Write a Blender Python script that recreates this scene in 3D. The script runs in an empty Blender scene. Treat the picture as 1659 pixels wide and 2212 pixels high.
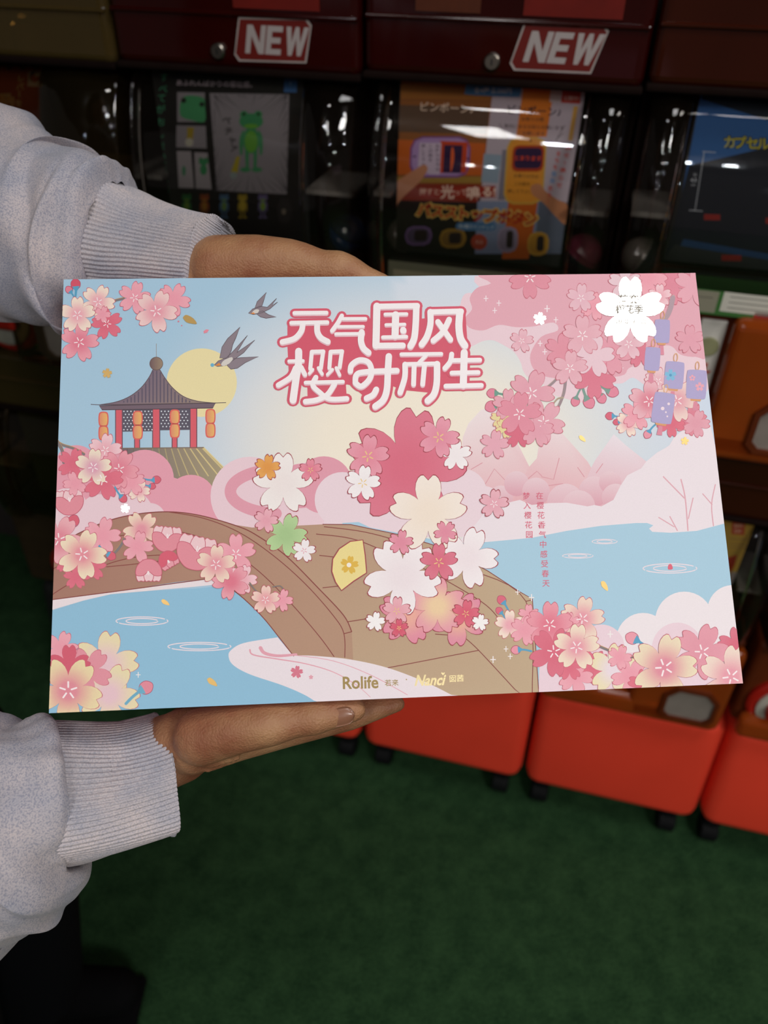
import bpy, bmesh, math, random
import numpy as np
from mathutils import Vector, Matrix, noise

# ------------------------------------------------------------------ camera, light, exposure
SC = bpy.context.scene
ROOT = SC.collection
random.seed(7)
CAM_H = 1.456
RT = Vector((0.99984497, 0.01071827, 0.01396992))
UP = Vector((-0.01760795, 0.60862335, 0.79326388))
FW = Vector((0.0, 0.79338688, -0.60871772))
CAM = Vector((0, 0, CAM_H))
cam_data = bpy.data.cameras.new('camera')
cam_data.sensor_fit = 'VERTICAL'
cam_data.sensor_height = 36.0
cam_data.lens = 36.0 * 1720.0 / 2212.0
cam_data.clip_start = 0.02
cam_data.dof.use_dof = True
cam_data.dof.focus_distance = 0.45
cam_data.dof.aperture_fstop = 7.0
cam = bpy.data.objects.new('camera', cam_data)
ROOT.objects.link(cam)
cam.matrix_world = Matrix(((RT.x, UP.x, -FW.x, 0), (RT.y, UP.y, -FW.y, 0), (RT.z, UP.z, -FW.z, CAM_H), (0, 0, 0, 1)))
SC.camera = cam

world = bpy.data.worlds.new('shop_ambient')
SC.world = world
world.use_nodes = True
world.node_tree.nodes['Background'].inputs[0].default_value = (1.0, 0.93, 0.88, 1)
world.node_tree.nodes['Background'].inputs[1].default_value = 0.055

def area(name, loc, sx, sy, watts, color=(1, 1, 1), target=None):
    d = bpy.data.lights.new(name, 'AREA'); d.shape = 'RECTANGLE'; d.size = sx; d.size_y = sy
    d.energy = watts; d.color = color
    o = bpy.data.objects.new(name, d); ROOT.objects.link(o); o.location = loc
    if target is not None:
        o.rotation_euler = (Vector(target) - Vector(loc)).to_track_quat('-Z', 'Y').to_euler()
    return o

# ceiling panels of the shop
area('ceiling_panel', (0.68, 0.02, 2.7), 0.80, 0.50, 11, (1.0, 0.975, 0.96))
area('ceiling_panel', (-0.56, -0.60, 2.7), 0.24, 0.24, 5, (1.0, 0.96, 0.92))
area('ceiling_panel', (-1.0, -1.65, 2.7), 0.3, 0.5, 10, (1.0, 0.97, 0.94))
area('ceiling_panel', (1.3, -1.9, 2.7), 0.6, 0.6, 44, (1.0, 0.97, 0.94))
area('ceiling_panel', (2.0, 0.15, 2.7), 0.3, 0.6, 8, (1.0, 0.93, 0.85))
# small spots down the aisle; low ones added opposite to spread the glints
for (x, y, z, w) in [(-1.5, -1.3, 2.6, 4.5), (-.75, -1.9, 2.6, 4.5), (1.1, -1.2, 2.6, 4.5), (1.7, -2.2, 2.6, 4.5),
                     (-.2, -2.9, 2.6, 4.5), (.8, -3.2, 2.3, 3.5), (-1.6, -3.0, 2.1, 3.5), (2.4, -3.3, 2.6, 4.5), (-.9, -3.6, 1.8, 2.2), (-2.3, -2.6, 2.3, 3.), (.1, -3.8, 2.0, 2.2)]:
    for k in (0, 1):
        d = bpy.data.lights.new('aisle_spot', 'POINT'); d.energy = w; d.shadow_soft_size = 0.03
        d.color = (0.86, 0.92, 1.0) if (k + int(x * 10)) % 2 else (1.0, 0.93, 0.84)
        o = bpy.data.objects.new('aisle_spot', d); ROOT.objects.link(o); o.location = (x + k * .13, y - k * .08, z)

vs = SC.view_settings
vs.view_transform = 'Standard'
vs.look = 'None'
vs.gamma = 1.0
vs.use_curve_mapping = False
vs.exposure = 0.0

# ------------------------------------------------------------------ helpers
def lin(h, k=1.0):
    if isinstance(h, str):
        h = h.lstrip('#'); c = [int(h[i:i + 2], 16) / 255 for i in (0, 2, 4)]
    else:
        c = h
    return tuple((((x / 12.92) if x <= .04045 else ((x + .055) / 1.055) ** 2.4) * k) for x in c)

def mixc(a, b, t):
    t = max(0., min(1., t)); return tuple(x + (y - x) * t for x, y in zip(a, b))

MATS = {}
def new_mat(name):
    m = bpy.data.materials.new(name); m.use_nodes = True; MATS[name] = m
    nt = m.node_tree; return m, nt, nt.nodes['Principled BSDF'], nt.nodes['Material Output']

def plain(name, color, rough=.5, metal=0., var=.12, scale=40., spec=.5, bump=0., coat=0., detail=3.):
    """principled surface whose colour wanders a little with a noise texture"""
    m, nt, b, out = new_mat(name)
    c = lin(color)
    tc = nt.nodes.new('ShaderNodeTexCoord'); n = nt.nodes.new('ShaderNodeTexNoise')
    n.inputs['Scale'].default_value = scale; n.inputs['Detail'].default_value = detail
    nt.links.new(tc.outputs['Object'], n.inputs['Vector'])
    r = nt.nodes.new('ShaderNodeValToRGB')
    r.color_ramp.elements[0].position = .3; r.color_ramp.elements[1].position = .7
    r.color_ramp.elements[0].color = (*[x * (1 - var) for x in c], 1)
    r.color_ramp.elements[1].color = (*[min(1, x * (1 + var)) for x in c], 1)
    nt.links.new(n.outputs['Fac'], r.inputs['Fac']); nt.links.new(r.outputs['Color'], b.inputs['Base Color'])
    b.inputs['Roughness'].default_value = rough; b.inputs['Metallic'].default_value = metal
    b.inputs['Specular IOR Level'].default_value = spec; b.inputs['Coat Weight'].default_value = coat
    if bump:
        bp = nt.nodes.new('ShaderNodeBump'); bp.inputs['Strength'].default_value = bump; bp.inputs['Distance'].default_value = .002
        nt.links.new(n.outputs['Fac'], bp.inputs['Height']); nt.links.new(bp.outputs['Normal'], b.inputs['Normal'])
    return m

def clear_plastic(name, tint, body='#000000', body_mix=0., rough=.04, refl=1.0):
    """thin moulded plastic: tinted see-through, some body colour, sharp gloss"""
    m, nt, b, out = new_mat(name)
    nt.nodes.remove(b)
    tr = nt.nodes.new('ShaderNodeBsdfTransparent'); tr.inputs[0].default_value = (*lin(tint), 1)
    di = nt.nodes.new('ShaderNodeBsdfDiffuse')
    n = nt.nodes.new('ShaderNodeTexNoise'); n.inputs['Scale'].default_value = 9.
    tc = nt.nodes.new('ShaderNodeTexCoord'); nt.links.new(tc.outputs['Object'], n.inputs['Vector'])
    r = nt.nodes.new('ShaderNodeValToRGB'); c = lin(body)
    r.color_ramp.elements[0].color = (*[x * .75 for x in c], 1); r.color_ramp.elements[1].color = (*[min(1, x * 1.25) for x in c], 1)
    nt.links.new(n.outputs['Fac'], r.inputs['Fac']); nt.links.new(r.outputs['Color'], di.inputs[0])
    mx = nt.nodes.new('ShaderNodeMixShader'); mx.inputs[0].default_value = body_mix
    nt.links.new(tr.outputs[0], mx.inputs[1]); nt.links.new(di.outputs[0], mx.inputs[2])
    gl = nt.nodes.new('ShaderNodeBsdfGlossy'); gl.inputs['Roughness'].default_value = rough
    gl.inputs[0].default_value = (refl, refl, refl, 1)
    fr = nt.nodes.new('ShaderNodeFresnel'); fr.inputs[0].default_value = 1.48
    m2 = nt.nodes.new('ShaderNodeMixShader')
    nt.links.new(fr.outputs[0], m2.inputs[0]); nt.links.new(mx.outputs[0], m2.inputs[1]); nt.links.new(gl.outputs[0], m2.inputs[2])
    nt.links.new(m2.outputs[0], out.inputs['Surface'])
    return m

def ink_mat(name, rough=.5, spec=.35, metal=0., grain=.04):
    m, nt, b, out = new_mat(name)
    a = nt.nodes.new('ShaderNodeVertexColor'); a.layer_name = 'ink'
    tc = nt.nodes.new('ShaderNodeTexCoord'); n = nt.nodes.new('ShaderNodeTexNoise')
    n.inputs['Scale'].default_value = 1400.; n.inputs['Detail'].default_value = 2.
    nt.links.new(tc.outputs['Object'], n.inputs['Vector'])
    mr = nt.nodes.new('ShaderNodeMapRange'); mr.inputs[3].default_value = 1 - grain; mr.inputs[4].default_value = 1 + grain
    nt.links.new(n.outputs['Fac'], mr.inputs[0])
    mu = nt.nodes.new('ShaderNodeMix'); mu.data_type = 'RGBA'; mu.blend_type = 'MULTIPLY'; mu.inputs[0].default_value = 1.
    nt.links.new(a.outputs['Color'], mu.inputs[6]); nt.links.new(mr.outputs[0], mu.inputs[7])
    nt.links.new(mu.outputs[2], b.inputs['Base Color'])
    b.inputs['Roughness'].default_value = rough; b.inputs['Specular IOR Level'].default_value = spec; b.inputs['Metallic'].default_value = metal
    return m
ink_mat('box_print')
ink_mat('card_print', .45, .3)
ink_mat('gold_foil', .42, .5, 1.0, .05)
ink_mat('mirror_foil', .05, .5, 1.0, .01)

def link(o, parent=None):
    ROOT.objects.link(o)
    if parent is not None: o.parent = parent
    return o

def mesh_obj(name, verts, faces, mat, parent=None, smooth=False):
    me = bpy.data.meshes.new(name); me.from_pydata([tuple(v) for v in verts], [], faces); me.update()
    if mat: me.materials.append(MATS[mat] if isinstance(mat, str) else mat)
    if smooth:
        me.polygons.foreach_set('use_smooth', [True] * len(me.polygons))
    return link(bpy.data.objects.new(name, me), parent)

def bm_obj(name, bm, mat, parent=None, smooth=False, normals=True):
    if normals: bmesh.ops.recalc_face_normals(bm, faces=bm.faces)
    me = bpy.data.meshes.new(name); bm.to_mesh(me); bm.free()
    me.materials.append(MATS[mat] if isinstance(mat, str) else mat)
    if smooth: me.polygons.foreach_set('use_smooth', [True] * len(me.polygons))
    return link(bpy.data.objects.new(name, me), parent)

def tag(o, label=None, cat=None, group=None, kind=None):
    if label: o['label'] = label
    if cat: o['category'] = cat
    if group: o['group'] = group
    if kind: o['kind'] = kind
    return o

def empty(name, mat4=None, parent=None):
    o = bpy.data.objects.new(name, None); o.empty_display_size = .05
    link(o, parent)
    if mat4 is not None: o.matrix_world = mat4
    return o

def box_bm(x0, x1, y0, y1, z0, z1, bevel=0., seg=3, bm=None):
    own = bm is None
    b2 = bmesh.new()
    vs_ = [b2.verts.new((x, y, z)) for x in (x0, x1) for y in (y0, y1) for z in (z0, z1)]
    for f in ((0, 1, 3, 2), (4, 6, 7, 5), (0, 4, 5, 1), (2, 3, 7, 6), (0, 2, 6, 4), (1, 5, 7, 3)):
        b2.faces.new([vs_[i] for i in f])
    if bevel: bmesh.ops.bevel(b2, geom=b2.edges[:], offset=bevel, segments=seg, profile=.5, affect='EDGES', clamp_overlap=True)
    return b2

def lathe_bm(profile, n=32, axis='z', center=(0, 0, 0)):
    b2 = bmesh.new(); rings = []
    for (r, h) in profile:
        ring = []
        for i in range(n):
            a = 2 * math.pi * i / n; c, s = math.cos(a) * r, math.sin(a) * r
            p = {'z': (c, s, h), 'y': (c, h, s), 'x': (h, c, s)}[axis]
            ring.append(b2.verts.new((p[0] + center[0], p[1] + center[1], p[2] + center[2])))
        rings.append(ring)
    for a, b in zip(rings, rings[1:]):
        for i in range(n):
            b2.faces.new((a[i], a[(i + 1) % n], b[(i + 1) % n], b[i]))
    for ring in (rings[0], rings[-1]):
        try: b2.faces.new(ring)
        except ValueError: pass
    return b2

def at(px, py, depth):
    """a point `depth` metres in front of the lens, seen at pixel (px, py)"""
    return CAM + (RT * ((px - 829.5) / 1720.) - UP * ((py - 1106.) / 1720.) + FW) * depth

# ------------------------------------------------------------------ printed sheets: art traced on a grid, laid on a flat sheet
class Sheet:
    """maps tracing-grid coordinates to metres on a flat w x h sheet whose corners are traced at c (TL, TR, BR, BL)"""
    def __init__(self, c, w, h, origin=(0, 0)):
        A = []; B = []
        for (x, y), (u, v) in zip(c, ((0, 0), (w, 0), (w, h), (0, h))):
            A += [[x, y, 1, 0, 0, 0, -u * x, -u * y], [0, 0, 0, x, y, 1, -v * x, -v * y]]; B += [u, v]
        self.h = np.append(np.linalg.solve(np.array(A, float), np.array(B, float)), 1.).reshape(3, 3)
        self.w, self.H = w, h; self.parent = None; self.place = None; self.mat = 'box_print'; self.clip = True
    def uv(self, x, y):
        q = self.h @ np.array((x, y, 1.)); return q[0] / q[2], q[1] / q[2]
    def scale(self, x, y):
        a = self.uv(x - .5, y); b = self.uv(x + .5, y); return math.hypot(a[0] - b[0], a[1] - b[1])

def spline(pts, n=8, closed=True):
    P = [Vector((p[0], p[1])) for p in pts]; out = []; N = len(P)
    for i in range(N if closed else N - 1):
        if closed: p0, p1, p2, p3 = P[i - 1], P[i], P[(i + 1) % N], P[(i + 2) % N]
        else: p0, p1, p2, p3 = P[max(i - 1, 0)], P[i], P[i + 1], P[min(i + 2, N - 1)]
        for k in range(n):
            t = k / n
            out.append(tuple(.5 * ((2 * p1) + (p2 - p0) * t + (2 * p0 - 5 * p1 + 4 * p2 - p3) * t * t + (3 * p1 - p0 - 3 * p2 + p3) * t ** 3)))
    if not closed: out.append(tuple(P[-1]))
    return out

def circ(cx, cy, rx, ry=None, n=28, a0=0., a1=360.):
    ry = rx if ry is None else ry
    full = abs(a1 - a0) >= 359.9
    k = n if full else n + 1
    return [(cx + rx * math.cos(math.radians(a0 + (a1 - a0) * i / n)), cy + ry * math.sin(math.radians(a0 + (a1 - a0) * i / n))) for i in range(k)]

LIFT = 5.0e-6
class Ink:
    """collects flat printed shapes; build() makes one mesh with an 'ink' colour layer"""
    def __init__(self, sheet): self.s = sheet; self.n = 0; self.v = []; self.c = []; self.f = []
    def _add(self, pts, cols, layer):
        b = len(self.v); layer = layer + self.n * .2; self.n += 1      # shapes of one motif never share a plane
        for (x, y), c in zip(pts, cols):
            u, v = self.s.uv(x, y)
            if self.s.clip: u = min(max(u, 0.), self.s.w); v = min(max(v, 0.), self.s.H)
            self.v.append((u, v, layer)); self.c.append(c)
        return b
    def poly(self, pts, col, layer, smooth=0, grad=None):
        if smooth: pts = spline(pts, smooth)
        c = lin(col) if isinstance(col, str) else col
        if grad:      # (x0,y0,colour0,x1,y1,colour1): affine ramp
            x0, y0, ca, x1, y1, cb = grad; ca, cb = lin(ca), lin(cb); L = (x1 - x0) ** 2 + (y1 - y0) ** 2
            cols = [mixc(ca, cb, ((x - x0) * (x1 - x0) + (y - y0) * (y1 - y0)) / L) for x, y in pts]
        else: cols = [c] * len(pts)
        b = self._add(pts, cols, layer); self.f.append(tuple(range(b, b + len(pts)))); return self
    def stroke(self, pts, w, col, layer, smooth=0, closed=False, w1=None, cap=True):
        if smooth: pts = spline(pts, smooth, closed)
        P = [Vector(p[:2]) for p in pts]; c = lin(col) if isinstance(col, str) else col; n = len(P)
        Lp = []; Rp = []
        for i in range(n):
            if closed: t = P[(i + 1) % n] - P[i - 1]
            else: t = P[min(i + 1, n - 1)] - P[max(i - 1, 0)]
            if t.length < 1e-9: t = Vector((1, 0))
            t.normalize(); nn = Vector((-t.y, t.x)); ww = (w if w1 is None else w + (w1 - w) * i / (n - 1)) / 2
            Lp.append(tuple(P[i] + nn * ww)); Rp.append(tuple(P[i] - nn * ww))
        b = self._add(Lp + Rp, [c] * (2 * n), layer)
        for i in range(n if closed else n - 1):
            j = (i + 1) % n; self.f.append((b + i, b + j, b + n + j, b + n + i))
        if cap and not closed:
            for i, ww in ((0, w / 2), (n - 1, (w if w1 is None else w1) / 2)):
                self.poly(circ(P[i].x, P[i].y, ww, n=12), c, layer)
        return self
    def outlined(self, pts, col, line, lw, layer, smooth=0, grad=None):
        if smooth: pts = spline(pts, smooth)
        self.poly(pts, col, layer, grad=grad); self.stroke(pts, lw, line, layer + 1, closed=True); return self
    def rings(self, cx, cy, pts, c_in, c_tip, layer, k0=.15, nr=4):
        """star-shaped outline pts about (cx,cy), colour running from the heart to the tips"""
        n = len(pts); prev = None; ci, ct = lin(c_in), lin(c_tip)
        b0 = self._add([(cx, cy)], [ci], layer)
        R = max(math.hypot(x - cx, y - cy) for x, y in pts)
        for r in range(1, nr + 1):
            k = r / nr; q = [(cx + (x - cx) * k, cy + (y - cy) * k) for x, y in pts]
            cols = [mixc(ci, ct, (math.hypot(x - cx, y - cy) / R - .22) / .62) for x, y in q]
            b = self._add(q, cols, layer)
            for i in range(n):
                j = (i + 1) % n
                self.f.append((b0, b + i, b + j) if prev is None else (prev + i, b + i, b + j, prev + j))
            prev = b
        return self
    def text(self, s, x, y, size, col, layer, bold=0., shear=0., rot=0., stretch=1., align='c'):
        V, F = glyphs(s, bold)
        if not V: return self
        xs = [p[0] for p in V]; mid = (min(xs) + max(xs)) / 2 if align == 'c' else 0.
        ca, sa = math.cos(math.radians(rot)), math.sin(math.radians(rot)); pts = []
        for gx, gy in V:
            a = (gx - mid) * stretch * size + gy * shear * size; b = -(gy - .38) * size
            pts.append((x + a * ca - b * sa, y + a * sa + b * ca))
        c = lin(col); b = self._add(pts, [c] * len(pts), layer)
        self.f += [tuple(b + i for i in f) for f in F]; return self
    def plus(self, x, y, r, col, layer):
        self.stroke([(x - r, y), (x + r, y)], r * .35, col, layer, cap=False); self.stroke([(x, y - r * 1.25), (x, y + r * 1.25)], r * .35, col, layer, cap=False); return self
    def build(self, name, parent=None, mat=None):
        s = self.s
        vs_ = [s.place(u, v, .00006 + l * LIFT) for u, v, l in self.v]
        me = bpy.data.meshes.new(name); me.from_pydata(vs_, [], self.f); me.update()
        a = me.color_attributes.new('ink', 'FLOAT_COLOR', 'POINT')
        a.data.foreach_set('color', np.array([(*c, 1.) for c in self.c], np.float32).ravel())
        me.materials.append(MATS[mat or s.mat])
        return link(bpy.data.objects.new(name, me), parent or s.parent)

_G = {}
def glyphs(s, bold=0.):
    key = (s, bold)
    if key not in _G:
        c = bpy.data.curves.new('t', 'FONT'); c.body = s; c.resolution_u = 3; c.offset = bold; c.fill_mode = 'FRONT'
        o = bpy.data.objects.new('t', c); ROOT.objects.link(o)
        me = bpy.data.meshes.new_from_object(o.evaluated_get(bpy.context.evaluated_depsgraph_get()))
        _G[key] = ([(v.co.x, v.co.y) for v in me.vertices], [tuple(p.vertices) for p in me.polygons])
        bpy.data.objects.remove(o); bpy.data.curves.remove(c); bpy.data.meshes.remove(me)
    return _G[key]

# ------------------------------------------------------------------ the room
def floor_material():
    m, nt, b, out = new_mat('green_carpet')
    tc = nt.nodes.new('ShaderNodeTexCoord')
    n1 = nt.nodes.new('ShaderNodeTexNoise'); n1.inputs['Scale'].default_value = 260.; n1.inputs['Detail'].default_value = 4.
    n2 = nt.nodes.new('ShaderNodeTexNoise'); n2.inputs['Scale'].default_value = 22.; n2.inputs['Detail'].default_value = 5.; n2.inputs['Roughness'].default_value = .7
    for n in (n1, n2): nt.links.new(tc.outputs['Object'], n.inputs['Vector'])
    mx = nt.nodes.new('ShaderNodeMix'); mx.data_type = 'FLOAT'; mx.inputs[0].default_value = .45
    nt.links.new(n1.outputs['Fac'], mx.inputs[2]); nt.links.new(n2.outputs['Fac'], mx.inputs[3])
    r = nt.nodes.new('ShaderNodeValToRGB')
    r.color_ramp.elements[0].position = .36; r.color_ramp.elements[1].position = .66
    r.color_ramp.elements[0].color = (*lin('#152f1b'), 1); r.color_ramp.elements[1].color = (*lin('#365635'), 1)
    nt.links.new(mx.outputs[0], r.inputs['Fac']); nt.links.new(r.outputs['Color'], b.inputs['Base Color'])
    b.inputs['Roughness'].default_value = .95; b.inputs['Specular IOR Level'].default_value = .1
    bp = nt.nodes.new('ShaderNodeBump'); bp.inputs['Strength'].default_value = .9; bp.inputs['Distance'].default_value = .006
    nt.links.new(mx.outputs[0], bp.inputs['Height']); nt.links.new(bp.outputs['Normal'], b.inputs['Normal'])
    return m
floor_material()
plain('dark_wall', '#2a2422', .8)
plain('ceiling_paint', '#4a4643', .9)
tag(bm_obj('floor', box_bm(-4, 4, -4.5, 3.0, -.05, 0), 'green_carpet'), 'dark green carpet floor in front of the capsule machines', kind='structure')
YAW = 0.24764796
EX = Vector((math.cos(YAW), -math.sin(YAW), 0)); INW = Vector((math.sin(YAW), math.cos(YAW), 0))
WALL0 = Vector((0, 1.01364457, 0)) + EX * -0.0337886        # seam between the two red machines, at floor level
def wall_frame(s, z=0., into=0.):
    p = WALL0 + EX * s + INW * into
    return Matrix(((EX.x, INW.x, 0, p.x), (EX.y, INW.y, 0, p.y), (0, 0, 1, z), (0, 0, 0, 1)))
w = bm_obj('wall_back', box_bm(-2.2, 2.2, 0, .06, 0, 2.72), 'dark_wall'); w.matrix_world = wall_frame(.1, 0, .46)
tag(w, 'dark wall behind the capsule machines', kind='structure')
tag(bm_obj('ceiling', box_bm(-4, 4, -4.5, 3.0, 2.73, 2.78), 'ceiling_paint'), 'shop ceiling above the aisle', kind='structure')

# ------------------------------------------------------------------ the gift box
BW, BH, BT = .38, .24713, .075
BU = Vector((0.99699, 0.07756, -0.00123)); BV = Vector((0.05596, -0.73743, -0.6731)); BN = Vector((0.05311, -0.67101, 0.73955))
BTL = Vector((-0.1899, 0.4509, 1.2775))
_o = BTL + BV * BH + BU * (BW / 2)
BOX_M = Matrix(((BU.x, -BV.x, BN.x, _o.x), (BU.y, -BV.y, BN.y, _o.y), (BU.z, -BV.z, BN.z, _o.z), (0, 0, 0, 1)))
def bxp(u, v, w):
    """box frame: u along the width, v down from the top edge, w behind the front face"""
    return BTL + BU * u + BV * v - BN * w
gift = empty('gift_box', BOX_M)
tag(gift, 'pink and blue gift box printed with cherry blossoms, held up by two hands', 'box')
plain('carton_pink', '#e7b9c8', .5, var=.05)
bm_obj('carton', box_bm(-BW / 2, BW / 2, 0, BH, -BT, 0, .0009, 2), 'carton_pink', gift)
ART = Sheet([(138, 604), (1502, 590), (1604, 1476), (106, 1541)], BW, BH)
ART.place = lambda u, v, z: (u - BW / 2, BH - v, z)

# sky as a fine grid: cream glow in the middle, blue at the left, paler to the right
def sky_col(x, y):
    d = math.hypot((x - 860) / (520 if x < 860 else 700), (y - 960) / 400)
    cream, pale, blue = lin('#f6ecda'), lin('#d9dfe6'), lin('#a9cbe2')
    if x > 860: blue = lin('#cfdcee')
    s = lambda e0, e1, t: (lambda q: q * q * (3 - 2 * q))(max(0, min(1, (t - e0) / (e1 - e0))))
    return mixc(mixc(cream, pale, s(.25, .8, d)), blue, s(.6, 1.15, d))
nx, ny = 60, 40; V = []; C = []; Fc = []
hi = np.linalg.inv(ART.h)
for j in range(ny + 1):
    for i in range(nx + 1):
        u, v = BW * i / nx, BH * j / ny
        q = hi @ np.array((u, v, 1.)); V.append((u, v, 0)); C.append(sky_col(q[0] / q[2], q[1] / q[2]))
for j in range(ny):
    for i in range(nx):
        a = j * (nx + 1) + i; Fc.append((a, a + 1, a + nx + 2, a + nx + 1))
k = Ink(ART); k.v, k.c, k.f = V, C, Fc
panel = k.build('front_panel', gift)
ART.parent = panel
LINE = '#b8485c'; BR_LINE = '#8a3f3c'

def petal_R(phi):
    T = ((0, .85), (3, .90), (6, .985), (10, 1.0), (14, .97), (19, .90), (24, .80), (29, .68), (33, .555), (36, .44)); phi = abs(phi)
    for (a, ra), (b, rb) in zip(T, T[1:]):
        if phi <= b: return ra + (rb - ra) * (phi - a) / (b - a)
    return .5
def flower_pts(cx, cy, r, rot):
    P = []
    for i in range(5):
        for ph in (-36, -33, -28, -22, -16, -11, -7, -3.5, 0, 3.5, 7, 11, 16, 22, 28, 33):
            a = math.radians(rot + i * 72 + ph - 90); R = r * petal_R(ph)
            P.append((cx + R * math.cos(a), cy + R * math.sin(a)))
    return P
class Cluster:
    def __init__(self, base=30): self.l = base
    def flower(self, x, y, r, rot=0., c_in='#e892a4', c_tip='#f3cfd2', line='#cf6478', stamen='#fdeef0', lw=1.6, sheet=None, name='blossom_print'):
        k = Ink(sheet or ART); o = flower_pts(x, y, r, rot)
        if line: k.poly(flower_pts(x, y, r + lw, rot), line, self.l)
        k.rings(x, y, o, c_in, c_tip, self.l + 1)
        if stamen:
            for i in range(5):
                a = math.radians(rot + i * 72 - 90 + 36)
                k.stroke([(x + r * .10 * math.cos(a), y + r * .10 * math.sin(a)), (x + r * .25 * math.cos(a), y + r * .25 * math.sin(a))], max(1.4, r * .05), stamen, self.l + 2)
        self.l += 3; return k.build(name)
    def cup(self, x, y, r, rot=0., front='#e7919f', back='#f3cdd2', line='#cf6478'):
        """side-on blossom: two rear petals behind a cupped pair"""
        k = Ink(ART); ca, sa = math.cos(math.radians(rot)), math.sin(math.radians(rot))
        T = lambda P: [(x + (a * ca - b * sa) * r, y + (a * sa + b * ca) * r) for a, b in P]
        for sx in (-.42, .42, 0):
            k.outlined(T([(sx - .32, .1), (sx * 1.35 - .37, -.45), (sx * 1.35 - .22, -.84), (sx * 1.35, -.80), (sx * 1.35 + .22, -.84), (sx * 1.35 + .37, -.45), (sx + .32, .1)]), back, line, 1.5, self.l, smooth=4); self.l += 2
        k.outlined(T([(0, -.12), (-.4, -.4), (-.85, -.42), (-.98, -.2), (-.86, .3), (-.45, .72), (0, .82), (.45, .72), (.86, .3), (.98, -.2), (.85, -.42), (.4, -.4)]), front, line, 1.5, self.l, smooth=4); self.l += 2
        k.stroke(T([(0, -.12), (0, -.35)]), 2, '#fdeef0', self.l); k.stroke(T([(.05, -.1), (.14, -.32)]), 2, '#fdeef0', self.l); self.l += 1
        return k.build('blossom_print')
    def bud(self, x, y, r, ang, col='#dd6478', stem='#5aa4c8', L=2.2, bend=.4):
        """ang: direction from the bud back along its stem, degrees (0 right, 90 down)"""
        k = Ink(ART); a = math.radians(ang); d = Vector((math.cos(a), math.sin(a))); p = Vector((-d.y, d.x)); c = Vector((x, y))
        k.stroke([c + d * r * .9, c + d * r * (1 + L * .5) + p * bend * r * .5, c + d * r * (1 + L) + p * bend * r * 1.4], max(2.5, r * .42), stem, self.l, smooth=5)
        k.outlined([c - d * r * 1.15, c - d * r * .5 + p * r * .85, c + d * r * .5 + p * r * .8, c + d * r, c + d * r * .5 - p * r * .8, c - d * r * .5 - p * r * .85], col, '#b8506a', 1.2, self.l + 1, smooth=5)
        k.poly([c + d * r * .35, c + d * r * .4 + p * r * .75, c + d * r * .9 + p * r * .45, c + d * r * 1.5, c + d * r * .9 - p * r * .45, c + d * r * .4 - p * r * .75], stem, self.l + 3)
        self.l += 4; return k.build('bud_print')
    def branch(self, pts, w, w1=None, col='#857a7c', edge='#c79a58'):
        k = Ink(ART); k.stroke([(a, b - w * .25) for a, b in pts], w, edge, self.l, smooth=6, w1=w1); k.stroke(pts, w, col, self.l + 1, smooth=6, w1=w1)
        self.l += 2; return k.build('branch_print')

# --- sun, mountains, clouds, land, water
Ink(ART).poly(circ(436, 827, 76, 74, 48), '#eee0ac', 2).build('sun_print')
def mountain(pts, top, bot, y0, y1, layer):
    return Ink(ART).poly(pts, top, layer, grad=(0, y0, top, 0, y1, bot)).build('mountain_print')
mountain([(985, 1100), (1000, 945), (1012, 915), (1040, 885), (1075, 880), (1098, 915), (1115, 951), (1144, 1009), (1190, 1100)], '#f1e3e4', '#e7b0b8', 920, 1050, 2)
mountain([(1100, 1100), (1142, 1010), (1160, 990), (1166, 948), (1196, 917), (1223, 945), (1270, 998), (1278, 1012), (1300, 1100)], '#f0e0e2', '#e7afb7', 935, 1045, 3)
mountain([(1240, 1100), (1277, 1011), (1286, 994), (1326, 938), (1352, 962), (1400, 1000), (1440, 1100)], '#eee3ea', '#e6b6c0', 950, 1055, 4)
k = Ink(ART)
for L in ([(1018, 1014), (1042, 1000)], [(1043, 1055), (1068, 1013), (1098, 1045)], [(1140, 1035), (1160, 1018), (1170, 1028)], [(1170, 1030), (1196, 1036), (1208, 990)], [(1180, 1050), (1216, 1045)], [(1248, 1010), (1262, 1030)], [(1288, 1022), (1302, 1002)]):
    k.stroke(L, 1.6, '#dd98a4', 5)
k.build('mountain_line_print')
def cloud(circles, base, col, layer, grad=None, name='cloud_print'):
    """scalloped cloud: the circles of its bumps over a filled base, one flat shape each"""
    k = Ink(ART)
    for i, (x, y, r) in enumerate(circles): k.poly(circ(x, y, r, n=36), col, layer, grad=grad)
    if base: k.poly(base, col, layer, grad=grad)
    return k.build(name)
# row of pink clouds before the mountains, each darker downwards
for i, (x, y, r) in enumerate([(1082, 1075, 26), (1116, 1045, 27), (1158, 1062, 30), (1222, 1085, 40), (1283, 1062, 33), (1318, 1042, 24), (1330, 1075, 30), (1250, 1095, 36)]):
    Ink(ART).poly(circ(x, y, r, n=36), '#e6b4c0', 7 + i, grad=(x, y - r, '#eccfd6', x, y + r * .9, '#dfa3b2')).build('cloud_print')
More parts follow.
